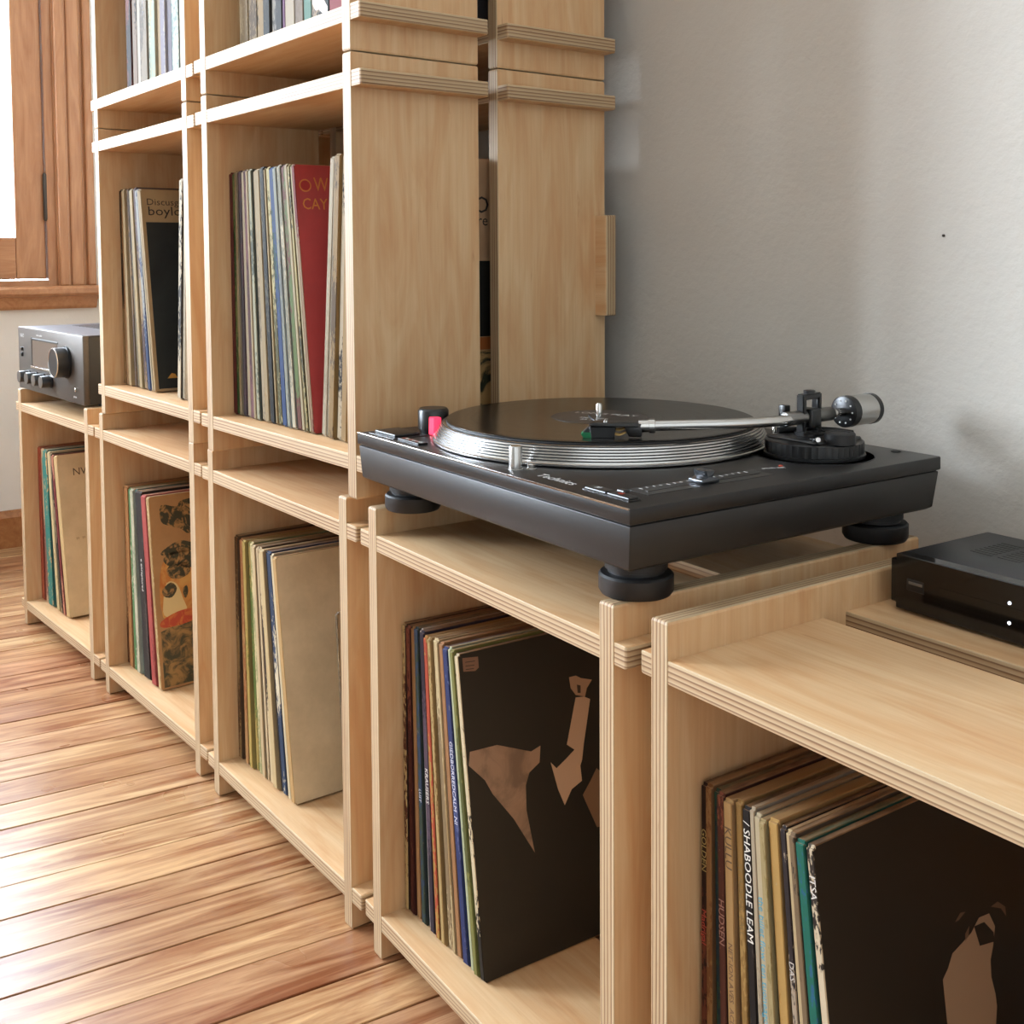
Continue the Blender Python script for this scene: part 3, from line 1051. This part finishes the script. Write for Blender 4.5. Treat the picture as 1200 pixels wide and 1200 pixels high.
def books(key, lst, x0, x1, grp, dep0=.20, ly=.032):
    tot = sum(b[1] for b in lst)
    acc = 0
    out = []
    for i, (cw, w, a, b, amt, c, h) in enumerate(lst):
        xa = x0 + (x1 - x0) * acc / tot
        acc += w
        xb = x0 + (x1 - x0) * acc / tot
        th = (xb - xa) * .97
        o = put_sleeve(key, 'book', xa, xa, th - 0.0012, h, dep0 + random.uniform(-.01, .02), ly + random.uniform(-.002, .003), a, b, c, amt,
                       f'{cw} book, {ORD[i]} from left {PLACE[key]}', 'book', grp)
        out.append((o, th, h))
    return out


C2b = books('C2', bk, 0.082, 0.385, g)
o, th, hh = C2b[3]
spine_text(o, 'V A R I A', th, 0.17, 0.012, '4a443e')
g = 'books on the top shelf nearer the turntable'
bk = [('thick cream', 1.4, 'c8b488', '8a7448', .08, 'a89468', .285), ('thick tan', 1.3, 'bda67a', '6a5638', .04, '9c8860', .27),
      ('black', 1.1, '35322e', 'b09868', .06, '2a2824', .29), ('charcoal', 1.0, '4a4a4a', '2c2c2c', .05, '3a3a3a', .28),
      ('slate', .9, '767a84', 'a8acb4', .02, '5c6068', .3), ('dark grey', .9, '44444a', '2c2c30', .0, '34343a', .275),
      ('purple', .4, '8a3c98', '5c2868', .0, '6c2c78', .28), ('white', 1.3, 'eae4de', 'c8c0b8', -.2, 'c0b8b0', .29),
      ('taupe', 1.1, 'b0a098', '8a7a70', -.05, '948478', .27), ('pale cyan', 1.0, 'b4d4d8', '6aa8a8', .08, '94b0b4', .28),
      ('dark teal patterned', 2.2, '22383c', 'b8a898', .05, '1c2c30', .3), ('crimson', 1.7, 'c04a58', 'a83848', .02, '983a46', .285),
      ('pale grey', 1.0, 'c8d0cc', '94a09c', .02, 'a0a8a4', .27), ('thin black', .6, '2c2a2e', '4c484e', .0, '242226', .28)]
C3b = books('C3', bk, 0.060, 0.395, g)
o, th, hh = C3b[10]
me = cover = bmesh.new()
vs = [me.verts.new((th * .05 + .0002 + th * .9 * u, -.0003, v)) for u, v in ((0, .03), (.05, .045), (.5, .04), (.95, .02), (.95, .0), (.7, .012), (.4, .02), (.2, .02))]
me.faces.new(vs[::-1])
link('spine_print', finish(me, 'spine_print', [flat('b8a69c')]), o)

# ------------------------------------------------------------------ turntable
M['tt_top'] = plain('turntable_top_paint', '2d2b2a', 0.36, 0.35, noise=0.10, nscale=300)
M['tt_base'] = plain('turntable_rubber_base', '272422', 0.42, 0.1, noise=0.06, nscale=200)
M['tt_dark'] = plain('black_plastic', '121213', 0.32)
M['tt_knob'] = plain('fader_dark_metal', '5c5e62', 0.22, 0.9)
M['tt_rubber'] = plain('black_rubber', '141416', 0.5)
M['alu'] = plain('brushed_aluminium', 'd6d5d2', 0.25, 1.0)
M['alu_dark'] = plain('grey_aluminium', '8f8d8a', 0.35, 1.0)
M['chrome'] = plain('chrome', 'dcdad6', 0.12, 1.0)
M['gold'] = plain('gold_wire', 'c8a468', 0.3, 1.0)
M['green'] = plain('green_plastic', '0e7a4a', 0.3)
M['white_ink'] = plain('white_ink', 'd4d2ce', 0.6)
M['red_ink'] = plain('red_ink', 'b8442c', 0.5)


def vinyl():
    t = NT('black_vinyl')
    tc = t.n('ShaderNodeTexCoord')
    ln = t.n('ShaderNodeVectorMath', operation='LENGTH')
    t.l(tc.outputs['Object'], ln.inputs[0])
    w = t.n('ShaderNodeMath', operation='MULTIPLY')
    t.l(ln.outputs['Value'], w.inputs[0])
    w.inputs[1].default_value = 2600
    s_ = t.n('ShaderNodeMath', operation='SINE')
    t.l(w.outputs[0], s_.inputs[0])
    t.bump(s_.outputs[0], 0.05, 0.0002)
    t.base(c4('191715'))
    tg = t.n('ShaderNodeTangent', direction_type='RADIAL', axis='Z')
    t.l(tg.outputs[0], t.b.inputs['Tangent'])
    t.b.inputs['Anisotropic'].default_value = 0.6
    # rings of changing sheen
    cmb = t.n('ShaderNodeCombineXYZ')
    t.l(ln.outputs['Value'], cmb.inputs[0])
    nz = t.noise(cmb.outputs[0], 160, 2, 0.5)
    rg = t.n('ShaderNodeMapRange')
    rg.inputs['To Min'].default_value = 0.14
    rg.inputs['To Max'].default_value = 0.26
    t.l(nz, rg.inputs['Value'])
    t.l(rg.outputs[0], t.b.inputs['Roughness'])
    return t.m


M['vinyl'] = vinyl()
M['label_paper'] = plain('record_label_paper', '3a332e', 0.45, noise=.08, nscale=80)

TTK = 0.9713
FH = (0.606 - H0) / TTK             # plinth top above the feet
TTM = Matrix.Translation((-0.0828, -0.0005, H0 + 0.0002)) @ Matrix.Rotation(R(-2.6), 4, 'Z') @ Matrix.Scale(TTK, 4)
tt = empty('turntable', TTM)
tagp(tt, 'black direct-drive turntable with silver platter and tonearm on the plywood box', 'turntable')
W, DD = 0.483, 0.405


def tp(name, me, loc=(0, 0, 0), parent=tt, rot=None):
    o = link(name, me, parent)
    m = Matrix.Translation((loc[0], loc[1], loc[2] + (FH if parent is tt else 0)))
    if rot is not None:
        m = m @ rot
    o.matrix_local = m
    return o


def prism(name, rings, mat, bev=0.0, seg=2, sm=True):
    """rings: list of (x0,x1,y0,y1,z) rectangles stacked"""
    bm = bmesh.new()
    rr = []
    for x0, x1, y0, y1, z in rings:
        rr.append([bm.verts.new(p) for p in ((x0, y0, z), (x1, y0, z), (x1, y1, z), (x0, y1, z))])
    for a, b in zip(rr[:-1], rr[1:]):
        for i in range(4):
            bm.faces.new((a[i], a[(i + 1) % 4], b[(i + 1) % 4], b[i]))
    bm.faces.new(rr[0][::-1])
    bm.faces.new(rr[-1])
    bmesh.ops.recalc_face_normals(bm, faces=bm.faces[:])
    if bev:
        bmesh.ops.bevel(bm, geom=bm.edges[:], offset=bev, segments=seg, affect='EDGES', profile=0.5)
    me = finish(bm, name, [mat])
    if sm:
        shade(me, 30)
    return me


tp('top_plate', prism('top_plate', [(0, W, 0, DD, -0.0135), (0, W, 0, DD, 0)], 'tt_top', 0.0016, 2))
tp('front_edge_highlight', box_mesh('front_edge_highlight', .0012, W - .0012, -.00035, .0012, -.0013, .00035, 'chrome', .0003, 1))  # chrome strip added to draw the bright highlight along the front edge
tp('base', prism('base', [(.010, W - .010, .008, DD - .010, -0.0540), (.0055, W - .0055, .0035, DD - .0055, -0.051),
                          (.0016, W - .0016, .0016, DD - .0016, -0.0150), (.0034, W - .0034, .0034, DD - .0034, -0.0146), (.0034, W - .0034, .0034, DD - .0034, -0.0125)], 'tt_base', 0.0008, 2))
for a, b in ((.047, .047), (.436, .047), (.436, .365), (.047, .365)):
    f = lathe_obj('foot', [(.0270, -.052), (.0270, -.0640), (.0245, -.0648), (.0245, -.0675), (.0305, -.0682), (.0322, -.0700), (.0322, -.0825), (.0300, -.0860)][::-1],
                  'tt_rubber', tt, 40)
    f.matrix_local = Matrix.Translation((a, b, FH))

PC = (.196, .2005)
prof = [(.172, .0015), (.1845, .0018), (.1846, .0038), (.1838, .0042)]
zs = [.0046, .0072, .0098, .0124, .0150, .0176]
rs = [.1832, .1818, .1803, .1788, .1773, .1758]
for z, r in zip(zs, rs):
    prof += [(r, z), (r - .0003, z + .0015), (r - .0018, z + .0017), (r - .0020, z + .0023)]
prof += [(.1738, .0198), (.1725, .0204), (.02, .0204)]
pl = lathe_obj('platter', prof, 'alu', tt, 128)
shade(pl.data, 20)
pl.matrix_local = Matrix.Translation((PC[0], PC[1], FH))
# dark strobe grooves between the silver rings
for z, r in zip(zs, rs):
    gr = lathe_obj('strobe_ring', [(r - .0028, z + .0016), (r - .0013, z + .00175), (r - .0016, z + .00235), (r - .0028, z + .0024)], 'tt_dark', pl, 128)
mat_ = lathe_obj('slipmat', [(.169, .0204), (.1695, .0215), (.169, .0222), (.004, .0222)], 'tt_rubber', tt, 96)
mat_.matrix_local = Matrix.Translation((PC[0], PC[1], FH))
sp = lathe_obj('spindle', [(.0036, .020), (.0036, .037), (.0026, .0390), (.001, .0395)], 'chrome', tt, 20)
sp.matrix_local = Matrix.Translation((PC[0], PC[1], FH))

# controls at the front left
tp('start_button', prism('start_button', [(0.018, .066, .014, .046, 0), (.018, .066, .014, .046, .0036), (.020, .064, .016, .044, .0044)], 'tt_dark', .0006, 1))
tp('start_plate', prism('start_plate', [(0.012, .072, .009, .052, -.001), (.012, .072, .009, .052, .0008)], 'tt_top', .0004, 1))
sb = tp('speed_plate', prism('speed_plate', [(0.076, .122, .012, .024, -.001), (.076, .122, .012, .024, .0022)], 'tt_dark', .0004, 1))
for q in range(9):
    l_ = link('plate_lettering', text_mesh('plate_lettering', 'EBADRNGMH'[q], .006, 'red_ink' if q % 3 == 0 else 'white_ink'), sb)
    l_.matrix_local = Matrix.Translation((.079 + q * .0046, .018, .0024))
dl = lathe_obj('power_dial', [(.0150, 0), (.0150, .004), (.0178, .0045), (.0178, .0255), (.0165, .0275), (.0155, .0285), (.003, .0288)], 'tt_dark', tt, 40)
dl.matrix_local = Matrix.Translation((.052, .072, FH))


def emis(name, col, strength):
    t = NT(name)
    t.base(c4(col))
    t.b.inputs['Emission Color'].default_value = c4(col)
    t.b.inputs['Emission Strength'].default_value = strength
    return t.set(Roughness=0.3)


M['red_glow'] = emis('strobe_red_glow', 'ff3050', 1.3)
tp('strobe_lamp', prism('strobe_lamp', [(.0655, .0775, .0575, .0680, .0005), (.0650, .0770, .0585, .0680, .0205)], 'red_glow', .0008, 1))
tl = lathe_obj('target_light', [(.0072, -.001), (.0072, .0005), (.0062, .0008), (.0062, .0215), (.0055, .0225), (.001, .0228)], 'alu', tt, 28)
tl.matrix_local = Matrix.Translation((.292, .0215, FH))
tb = lathe_obj('target_light_button', [(.0050, -.001), (.0050, .0012), (.0038, .0016), (.0038, .0050), (.003, .0056)], 'chrome', tt, 24)
tb.matrix_local = Matrix.Translation((.301, .0335, FH))
lg = link('logo_lettering', text_mesh('logo_lettering', 'Technics', .0155, 'white_ink'), tt)
lg.matrix_local = Matrix.Translation((.3265, .0240, FH + .0002))
sbt = tp('speed_buttons', prism('speed_buttons', [(.402, .4635, .0155, .029, -.001), (.402, .4635, .0155, .029, .0016)], 'tt_top', .0004, 1))
for xa in (.4035, .4335):
    bb_ = link('speed_button', prism('speed_button', [(xa, xa + .0285, .0165, .028, .0016), (xa + .0005, xa + .028, .017, .0275, .0034)], 'tt_dark', .0005, 1), sbt)
for s_, xa, cc in (('33', .412, 'white_ink'), ('45', .442, 'red_ink')):
    l_ = link('button_number', text_mesh('button_number', s_, .007, cc), sbt)
    l_.matrix_local = Matrix.Translation((xa, .0225, .0036))
# pitch fader along the right edge
pf = tp('pitch_fader', prism('pitch_fader', [(.424, .452, .047, .200, -.001), (.424, .452, .047, .200, .0004)], 'tt_top', .0002, 1))
link('fader_slot', box_mesh('fader_slot', .4385, .4415, .055, .192, .0002, .0007, 'tt_dark'), pf)
for q in range(17):
    link('scale_mark', box_mesh('scale_mark', .4265, .4265 + (.0055 if q % 4 == 0 else .0035), .058 + q * .008, .0588 + q * .008, .0004, .0006, 'white_ink'), pf)
fk = link('fader_knob', prism('fader_knob', [(.4310, .4490, .1120, .1330, .0006), (.4310, .4490, .1120, .1330, .0040), (.4315, .4485, .1195, .1255, .0058),
                                             (.4315, .4485, .1170, .1280, .0115)], 'tt_knob', .0008, 2), pf)
link('pitch_lamp', box_mesh('pitch_lamp', .4275, .4300, .1215, .1240, .0004, .0010, 'red_ink'), pf)
link('reset_button', prism('reset_button', [(.424, .4340, .0350, .0420, 0), (.425, .4330, .0357, .0413, .0022)], 'tt_dark', .0003, 1), tt).matrix_local = Matrix.Translation((0, 0, FH))
lt = link('pitch_lettering', text_mesh('pitch_lettering', 'pitch adj', .007, 'white_ink'), tt)
lt.matrix_local = Matrix.Translation((.4265, .210, FH + .0006)) @ Matrix.Rotation(R(70), 4, 'Z')
rd = lathe_obj('lock_lamp', [(.0022, 0), (.0022, .0012), (.001, .0016)], 'red_ink', tt, 12)
rd.matrix_local = Matrix.Translation((.428, .2345, FH))
hl = lathe_obj('cover_socket', [(.0052, .0002), (.0052, .0008), (.0040, .0009), (.0040, .0004)], 'tt_dark', tt, 20)
hl.matrix_local = Matrix.Translation((.440, .392, FH))

# tonearm
AB = (.402, .312)
ab = empty('tonearm_mount', Matrix.Identity(4))
bpy.data.objects.remove(ab)
bmk = bmesh.new()
n = 96
prof = [(.0500, 0), (.0500, .003), (.0485, .0036), (.0485, .0150), (.0470, .0160), (.0455, .0166), (.002, .0166)]
lathe(bmk, prof, n)
for v in bmk.verts:
    r_ = math.hypot(v.co.x, v.co.y)
    if .0480 < r_ < .0490:
        k_ = round(math.atan2(v.co.y, v.co.x) / (2 * math.pi / n))
        if k_ % 2:
            v.co.x *= .985
            v.co.y *= .985
bmesh.ops.recalc_face_normals(bmk, faces=bmk.faces[:])
me = finish(bmk, 'tonearm_base', ['tt_dark'])
shade(me, 25)
base = tp('tonearm_base', me, (AB[0], AB[1], 0))
tr = lathe_obj('trim_ring', [(.0590, 0), (.0590, .0004), (.0580, .0005), (.0580, 0)], 'tt_dark', base, 96)
link('deck', prism('deck', [(-.036, .034, -.034, .034, .0166), (-.034, .032, -.032, .032, .0200)], 'tt_dark', .003, 2), base)
ak = lathe_obj('anti_skate_dial', [(.0148, .0166), (.0148, .0265), (.0138, .0276), (.0100, .0277), (.0095, .0270), (.001, .0270)], 'tt_rubber', base, 40)
ak.matrix_local = Matrix.Translation((.037, -.006, 0))
link('cueing_arc', tube_mesh('cueing_arc', smooth_path([(-.030, -.020, .022), (-.018, .005, .0225), (.004, .022, .0225), (.026, .026, .022)]), .0035, 'tt_dark', 10), base)
lv = link('cueing_lever', tube_mesh('cueing_lever', [(.015, -.022, .020), (.030, -.036, .022), (.044, -.046, .025)], [.0022, .0018, .0024], 'chrome', 10), base)
for q, (xa, ya, ra, za) in enumerate(((-.032, -.008, .0032, .026), (-.040, -.014, .0022, .024))):
    pz = lathe_obj('pillar', [(ra, .016), (ra, za), (ra * .8, za + .001)], 'chrome', base, 16)
    pz.matrix_local = Matrix.Translation((xa, ya, 0))
rest = link('arm_rest', prism('arm_rest', [(-.0325, -.0255, -.0145, -.0085, .018), (-.0325, -.0255, -.0145, -.0085, .0350), (-.0335, -.0245, -.0155, -.0075, .0360),
                                           (-.0335, -.0245, -.0155, -.0075, .0480)], 'tt_dark', .0010, 2), base)
AH = .0385
PV = Vector((.398, .309, AH))
cwd = Vector((-.001, .062, 0)).normalized()
# gimbal: yoke with two cheeks and an arch
gb = bmesh.new()
add_box(gb, -.0045, .0045, -.0165, -.0105, -.0150, .0200)
add_box(gb, -.0045, .0045, .0105, .0165, -.0150, .0200)
add_box(gb, -.0045, .0045, -.0165, .0165, .0175, .0235)
add_box(gb, -.0060, .0060, -.0170, .0170, -.0185, -.0135)
bmesh.ops.bevel(gb, geom=gb.edges[:], offset=.0012, segments=2, affect='EDGES')
gme = finish(gb, 'gimbal_yoke', ['tt_dark'])
shade(gme, 30)
ROTG = Matrix.Rotation(R(8), 4, 'Z')
gy = tp('gimbal_yoke', gme, PV, rot=ROTG)
hub = link('pivot_hub', prism('pivot_hub', [(-.0095, .0095, -.0088, .0088, -.0110), (-.0095, .0095, -.0088, .0088, .0085)], 'tt_dark', .0025, 3), gy)
for yy, nn in ((-.0168, 1), (.0168, -1)):
    s_ = lathe_obj('pivot_screw', [(.0042, 0), (.0042, .0010), (.0032, .0016), (.001, .0016)], 'chrome', gy, 20)
    s_.matrix_local = Matrix.Translation((0, yy, 0)) @ Matrix.Rotation(R(90) * nn, 4, 'X')
ts = lathe_obj('top_screw', [(.0060, .0235), (.0060, .0262), (.0045, .0268)], 'tt_dark', gy, 24)
pp = lathe_obj('gimbal_post', [(.0150, .0200), (.0150, .0222), (.0085, .0226), (.0085, .0250)], 'tt_dark', tt, 32)
pp.matrix_local = Matrix.Translation((PV.x, PV.y, FH))
arm = smooth_path([PV + cwd * .018, PV, PV - cwd * .02, PV - cwd * .05 + Vector((.002, 0, -.0004)), (.384, .212, .0376), (.362, .181, .0368), (.342, .156, .0358), (.338, .151, .0356)], 8)
tp('tonearm_tube', tube_mesh('tonearm_tube', arm, .0052, 'alu', 18))
tp('arm_sleeve', tube_mesh('arm_sleeve', [PV - cwd * .036, PV - cwd * .035, PV + cwd * .033, PV + cwd * .034], [.0064, .0072, .0072, .0064], 'alu_dark', 24))
tp('rear_shaft', tube_mesh('rear_shaft', [PV + cwd * .030, PV + cwd * .090], .0046, 'chrome', 18))
c0 = PV + cwd * .053
cw = tp('counterweight', tube_mesh('counterweight', [c0 + cwd * .010, c0 + cwd * .0105, c0 + cwd * .040, c0 + cwd * .0405], [.0148, .0160, .0160, .0148], 'alu', 40))
link('scale_dial', tube_mesh('scale_dial', [c0, c0 + cwd * .001, c0 + cwd * .009, c0 + cwd * .0098], [.0145, .0164, .0166, .0155], 'tt_dark', 40), cw).matrix_local = Matrix.Identity(4)
link('end_cap', tube_mesh('end_cap', [c0 + cwd * .0400, c0 + cwd * .0402, c0 + cwd * .0460, c0 + cwd * .0475], [.0150, .0164, .0162, .0145], 'tt_dark', 40), cw)
side = cwd.cross(Vector((0, 0, 1))).normalized()
for q in range(10):
    an = 2 * math.pi * q / 10
    pc = c0 - cwd * .0003 + (side * math.cos(an) + Vector((0, 0, 1)) * math.sin(an)) * .0118
    link('scale_number', tube_mesh('scale_number', [pc, pc - cwd * .0004], .0010, 'white_ink', 8), cw)

# headshell: own frame, X forward (towards the stylus)
hs0 = Vector((.338, .151, .0356))
hd = (Vector((.296, .103, .0336)) - hs0)
ang = math.atan2(hd.y, hd.x)
tp('locking_collar', tube_mesh('locking_collar', [hs0 - hd.normalized() * .004, hs0 - hd.normalized() * .0035, hs0 + hd.normalized() * .002, hs0 + hd.normalized() * .0022, hs0 + hd.normalized() * .012], [.0058, .0072, .0072, .0062, .0062], 'chrome', 24))
hs = tp('headshell', prism('headshell', [(.012, .058, -.0095, .0095, -.0005), (.012, .061, -.0095, .0095, .0020), (.014, .056, -.0075, .0075, .0038)], 'tt_dark', .0008, 2),
        hs0, rot=Matrix.Rotation(ang, 4, 'Z'))
link('neck', prism('neck', [(.009, .022, -.0062, .0062, -.0105), (.009, .028, -.0062, .0062, .0030)], 'tt_dark', .0015, 2), hs)
link('finger_lift', tube_mesh('finger_lift', smooth_path([(.052, -.009, .001), (.056, -.016, .002), (.062, -.022, .006)]), [.0011] * 13, 'tt_dark', 8), hs)
for yy in (-.005, .005):
    z_ = lathe_obj('mounting_screw', [(.0022, .0036), (.0022, .0052), (.001, .0056)], 'chrome', hs, 12)
    z_.matrix_local = Matrix.Translation((.044, yy, 0))
ct = link('cartridge', prism('cartridge', [(.036, .058, -.0080, .0080, -.0120), (.034, .060, -.0085, .0085, -.0005)], 'tt_dark', .0006, 1), hs)
link('stylus_assembly', prism('stylus_assembly', [(.0560, .0655, -.0066, .0066, -.0128), (.0530, .0685, -.0070, .0070, -.0078), (.0530, .0660, -.0070, .0070, -.0062)], 'green', .0005, 1), ct)
link('cartridge_nose', prism('cartridge_nose', [(.056, .0668, -.0070, .0070, -.0064), (.056, .0610, -.0070, .0070, -.0008)], 'tt_dark', .0005, 1), ct)
for q in range(4):
    yy = -.0055 + q * .0037
    zz = -.0035 - (q % 2) * .004
    link('lead_wire', tube_mesh('lead_wire', smooth_path([(.037, yy, zz), (.031, yy * 1.15, zz - .0012), (.026, yy * .8, zz + .0005), (.022, yy * .4, zz + .001)], 4), .0008, 'gold', 8), hs)

# the record on the platter is a thing of its own
rec = lathe_obj('vinyl_record', [(.1660, .0), (.1688, .0006), (.1690, .0012), (.1660, .0017), (.162, .0015), (.062, .0015), (.0575, .0013), (.0035, .0013)], 'vinyl', None, 160)
rec.matrix_world = TTM @ Matrix.Translation((PC[0], PC[1], FH + .0224))
tagp(rec, 'black vinyl record lying on the silver platter of the turntable', 'record')
lb = lathe_obj('label', [(.0530, .0013), (.0530, .0016), (.0036, .0016)], 'label_paper', rec, 80)
for i, (s_, yy, sz) in enumerate((('LONG PLAY', .020, .014), ('side one', -.014, .010), ('33 1/3', -.028, .008))):
    l_ = link('label_lettering', text_mesh('label_lettering', s_, sz, 'white_ink', .00004, 'CENTER'), rec)
    l_.matrix_local = Matrix.Rotation(R(28), 4, 'Z') @ Matrix.Translation((0, yy, .0018))

# ------------------------------------------------------------------ amplifier
M['amp'] = plain('amplifier_grey_metal', '5d564f', 0.42, 0.55, noise=.05, nscale=120)
M['amp_side'] = plain('amplifier_dark_case', '3a3834', 0.5, 0.3)
M['amp_top'] = plain('amplifier_top', '5a5a60', 0.4, 0.4)
M['amp_knob'] = plain('amplifier_knob_black', '1c1e22', 0.28)
AM = MM['X1'] @ Matrix.Translation((0.012, 0.0, H0))
amp = empty('amplifier', AM)
tagp(amp, 'dark grey hi-fi amplifier with knobs and display on the leftmost plywood box', 'amplifier')
AW, AHH, AD = 0.412, 0.1360, 0.33


def ap(name, me, loc=(0, 0, 0), parent=amp, rot=None):
    o = link(name, me, parent)
    m = Matrix.Translation(loc)
    o.matrix_local = m @ rot if rot is not None else m
    return o


for a, b in ((.006, .035), (AW - .006, .035), (.006, AD - .04), (AW - .006, AD - .04)):
    f = lathe_obj('foot', [(.006, 0), (.006, .0035)], 'tt_rubber', amp, 20)
    f.matrix_local = Matrix.Translation((a, b, 0))
ap('case', prism('case', [(.003, AW - .003, .011, AD, .0035), (.003, AW - .003, .011, AD, AHH - .002)], 'amp_side', .002, 2))
ap('top_cover', prism('top_cover', [(.002, AW - .002, .010, AD, AHH - .002), (.002, AW - .002, .010, AD, AHH)], 'amp_top', .0008, 1))
fp = ap('front_panel', prism('front_panel', [(0, AW, 0, .012, .0030), (0, AW, 0, .012, AHH)], 'amp', .0020, 2))
for q in range(14):
    link('vent_slot', box_mesh('vent_slot', .05 + q * .022, .058 + q * .022, .10, .27, AHH - .0001, AHH + .0004, 'tt_dark'), amp)
ROTX = Matrix.Rotation(R(90), 4, 'X')
dsp = ap('display', box_mesh('display', .100, .262, -.0006, .001, .058, .112, plain('display_glass', '6a5c52', .2, .1)), (0, 0, 0), fp)
for nm, (xa, xb, za, zb) in dict(display_edge=(.094, .100, .052, .118)).items():
    link(nm, box_mesh(nm, xa, xb, -.0012, .001, za, zb, 'tt_dark', .0004, 1), fp)
link('display_edge', box_mesh('display_edge', .094, .268, -.0030, .001, .0525, .0575, 'chrome', .0006, 1), fp)
link('display_edge', box_mesh('display_edge', .094, .268, -.0012, .001, .1125, .1160, 'amp_side', .0006, 1), fp)
vk = lathe_obj('volume_knob', [(.0315, .0), (.0315, .004), (.0295, .0045), (.0290, .024), (.0275, .0260), (.001, .0262)], 'amp_knob', fp, 48)
vk.matrix_local = Matrix.Translation((.318, 0, .080)) @ ROTX
vr = lathe_obj('knob_ring', [(.0280, .0248), (.0290, .0252), (.0288, .0268), (.0276, .0270), (.0272, .0258)], 'alu', vk, 48)
for q, xa in enumerate((.074, .124, .172, .220)):
    kb = lathe_obj('tone_knob', [(.0135, 0), (.0135, .003), (.0125, .0035), (.0122, .020), (.0112, .0215), (.001, .0216)], 'amp_knob', fp, 32)
    kb.matrix_local = Matrix.Translation((xa, 0, .034)) @ ROTX
    kr = lathe_obj('knob_ring', [(.0112, .0208), (.0123, .0212), (.0121, .0222), (.0110, .0223)], 'alu_dark', kb, 32)
for xa, za, ra, mm in ((.030, .034, .0045, 'white_ink'), (.030, .090, .004, 'tt_dark'), (.030, .078, .005, 'tt_dark'), (.372, .030, .0040, 'chrome')):
    bt = lathe_obj('front_button', [(ra, 0), (ra, .003), (ra * .8, .0036)], mm, fp, 20)
    bt.matrix_local = Matrix.Translation((xa, 0, za)) @ ROTX
for s_, xa, za, sz in (('NAD', .018, .118, .012), ('stereo amplifier', .13, .1235, .006), ('volume', .25, .05, .005), ('phones', .355, .016, .006)):
    l_ = link('panel_lettering', text_mesh('panel_lettering', s_, sz, 'white_ink'), fp)
    l_.matrix_local = Matrix.Translation((xa, -.0004, za)) @ ROTX

# ------------------------------------------------------------------ small black box (streamer) on the nearest shelf
M['gloss_black'] = plain('glossy_black_front', '0b0b0c', 0.10)
M['box_top'] = plain('box_top_black', '28292c', 0.38, 0.3, noise=.05, nscale=300)
SM = MM['X5'] @ Matrix.Translation((0.036, 0.246, ZT + T + .0006)) @ Matrix.Rotation(R(-1.0), 4, 'Z')
sx = empty('streamer_box', SM)
tagp(sx, 'small flat black electronics box with glossy front on the nearest plywood shelf', 'electronics')
SW, SD, SH = .235, .138, .0500


def sp_(name, me, loc=(0, 0, 0), parent=sx):
    o = link(name, me, parent)
    o.matrix_local = Matrix.Translation(loc)
    return o


sp_('case', prism('case', [(.001, SW - .001, .010, SD, .003), (.001, SW - .001, .010, SD, SH - .001)], 'box_top', .0025, 2))
bm = bmesh.new()
_, fs = add_box(bm, 0, SW, 0, .014, .0022, SH)
bmesh.ops.bevel(bm, geom=[e for e in bm.edges if abs(e.verts[0].co.y - e.verts[1].co.y) > .01], offset=.005, segments=4, affect='EDGES')
bmesh.ops.bevel(bm, geom=[e for e in bm.edges if e.calc_face_angle(0) > R(60)], offset=.0008, segments=1, affect='EDGES')
me = finish(bm, 'front_panel', ['gloss_black'])
shade(me, 30)
fpn = sp_('front_panel', me)
for a, b in ((.02, .02), (SW - .02, .02), (.02, SD - .02), (SW - .02, SD - .02)):
    f = lathe_obj('foot', [(.006, 0), (.006, .004)], 'tt_rubber', sx, 20)
    f.matrix_local = Matrix.Translation((a, b, 0))
us = link('usb_port', box_mesh('usb_port', .0165, .0335, -.0004, .002, .0205, .0305, 'tt_dark', .0003, 1), fpn)
link('port_tongue', box_mesh('port_tongue', .0185, .0320, -.0008, .001, .0262, .0285, 'alu_dark', .0002, 1), us)
link('display_strip', box_mesh('display_strip', .048, SW - .01, -.0003, .002, .0225, .0300, plain('strip_black', '030303', .05)), fpn)
M['led'] = emis('white_led', 'e8f0ff', 3.0)
for za in (.0335, .0175):
    ld = lathe_obj('led', [(.0013, 0), (.0013, .0006), (.0006, .0010)], 'led', fpn, 14)
    ld.matrix_local = Matrix.Translation((.1115, 0, za)) @ ROTX
for r_ in range(4):
    for q in range(8):
        xa = .035 + r_ * .026
        ya = .062 + q * .0065
        link('vent_slot', box_mesh('vent_slot', xa, xa + .020, ya, ya + .0030, SH - .0012, SH - .0007, 'tt_dark'), sx)
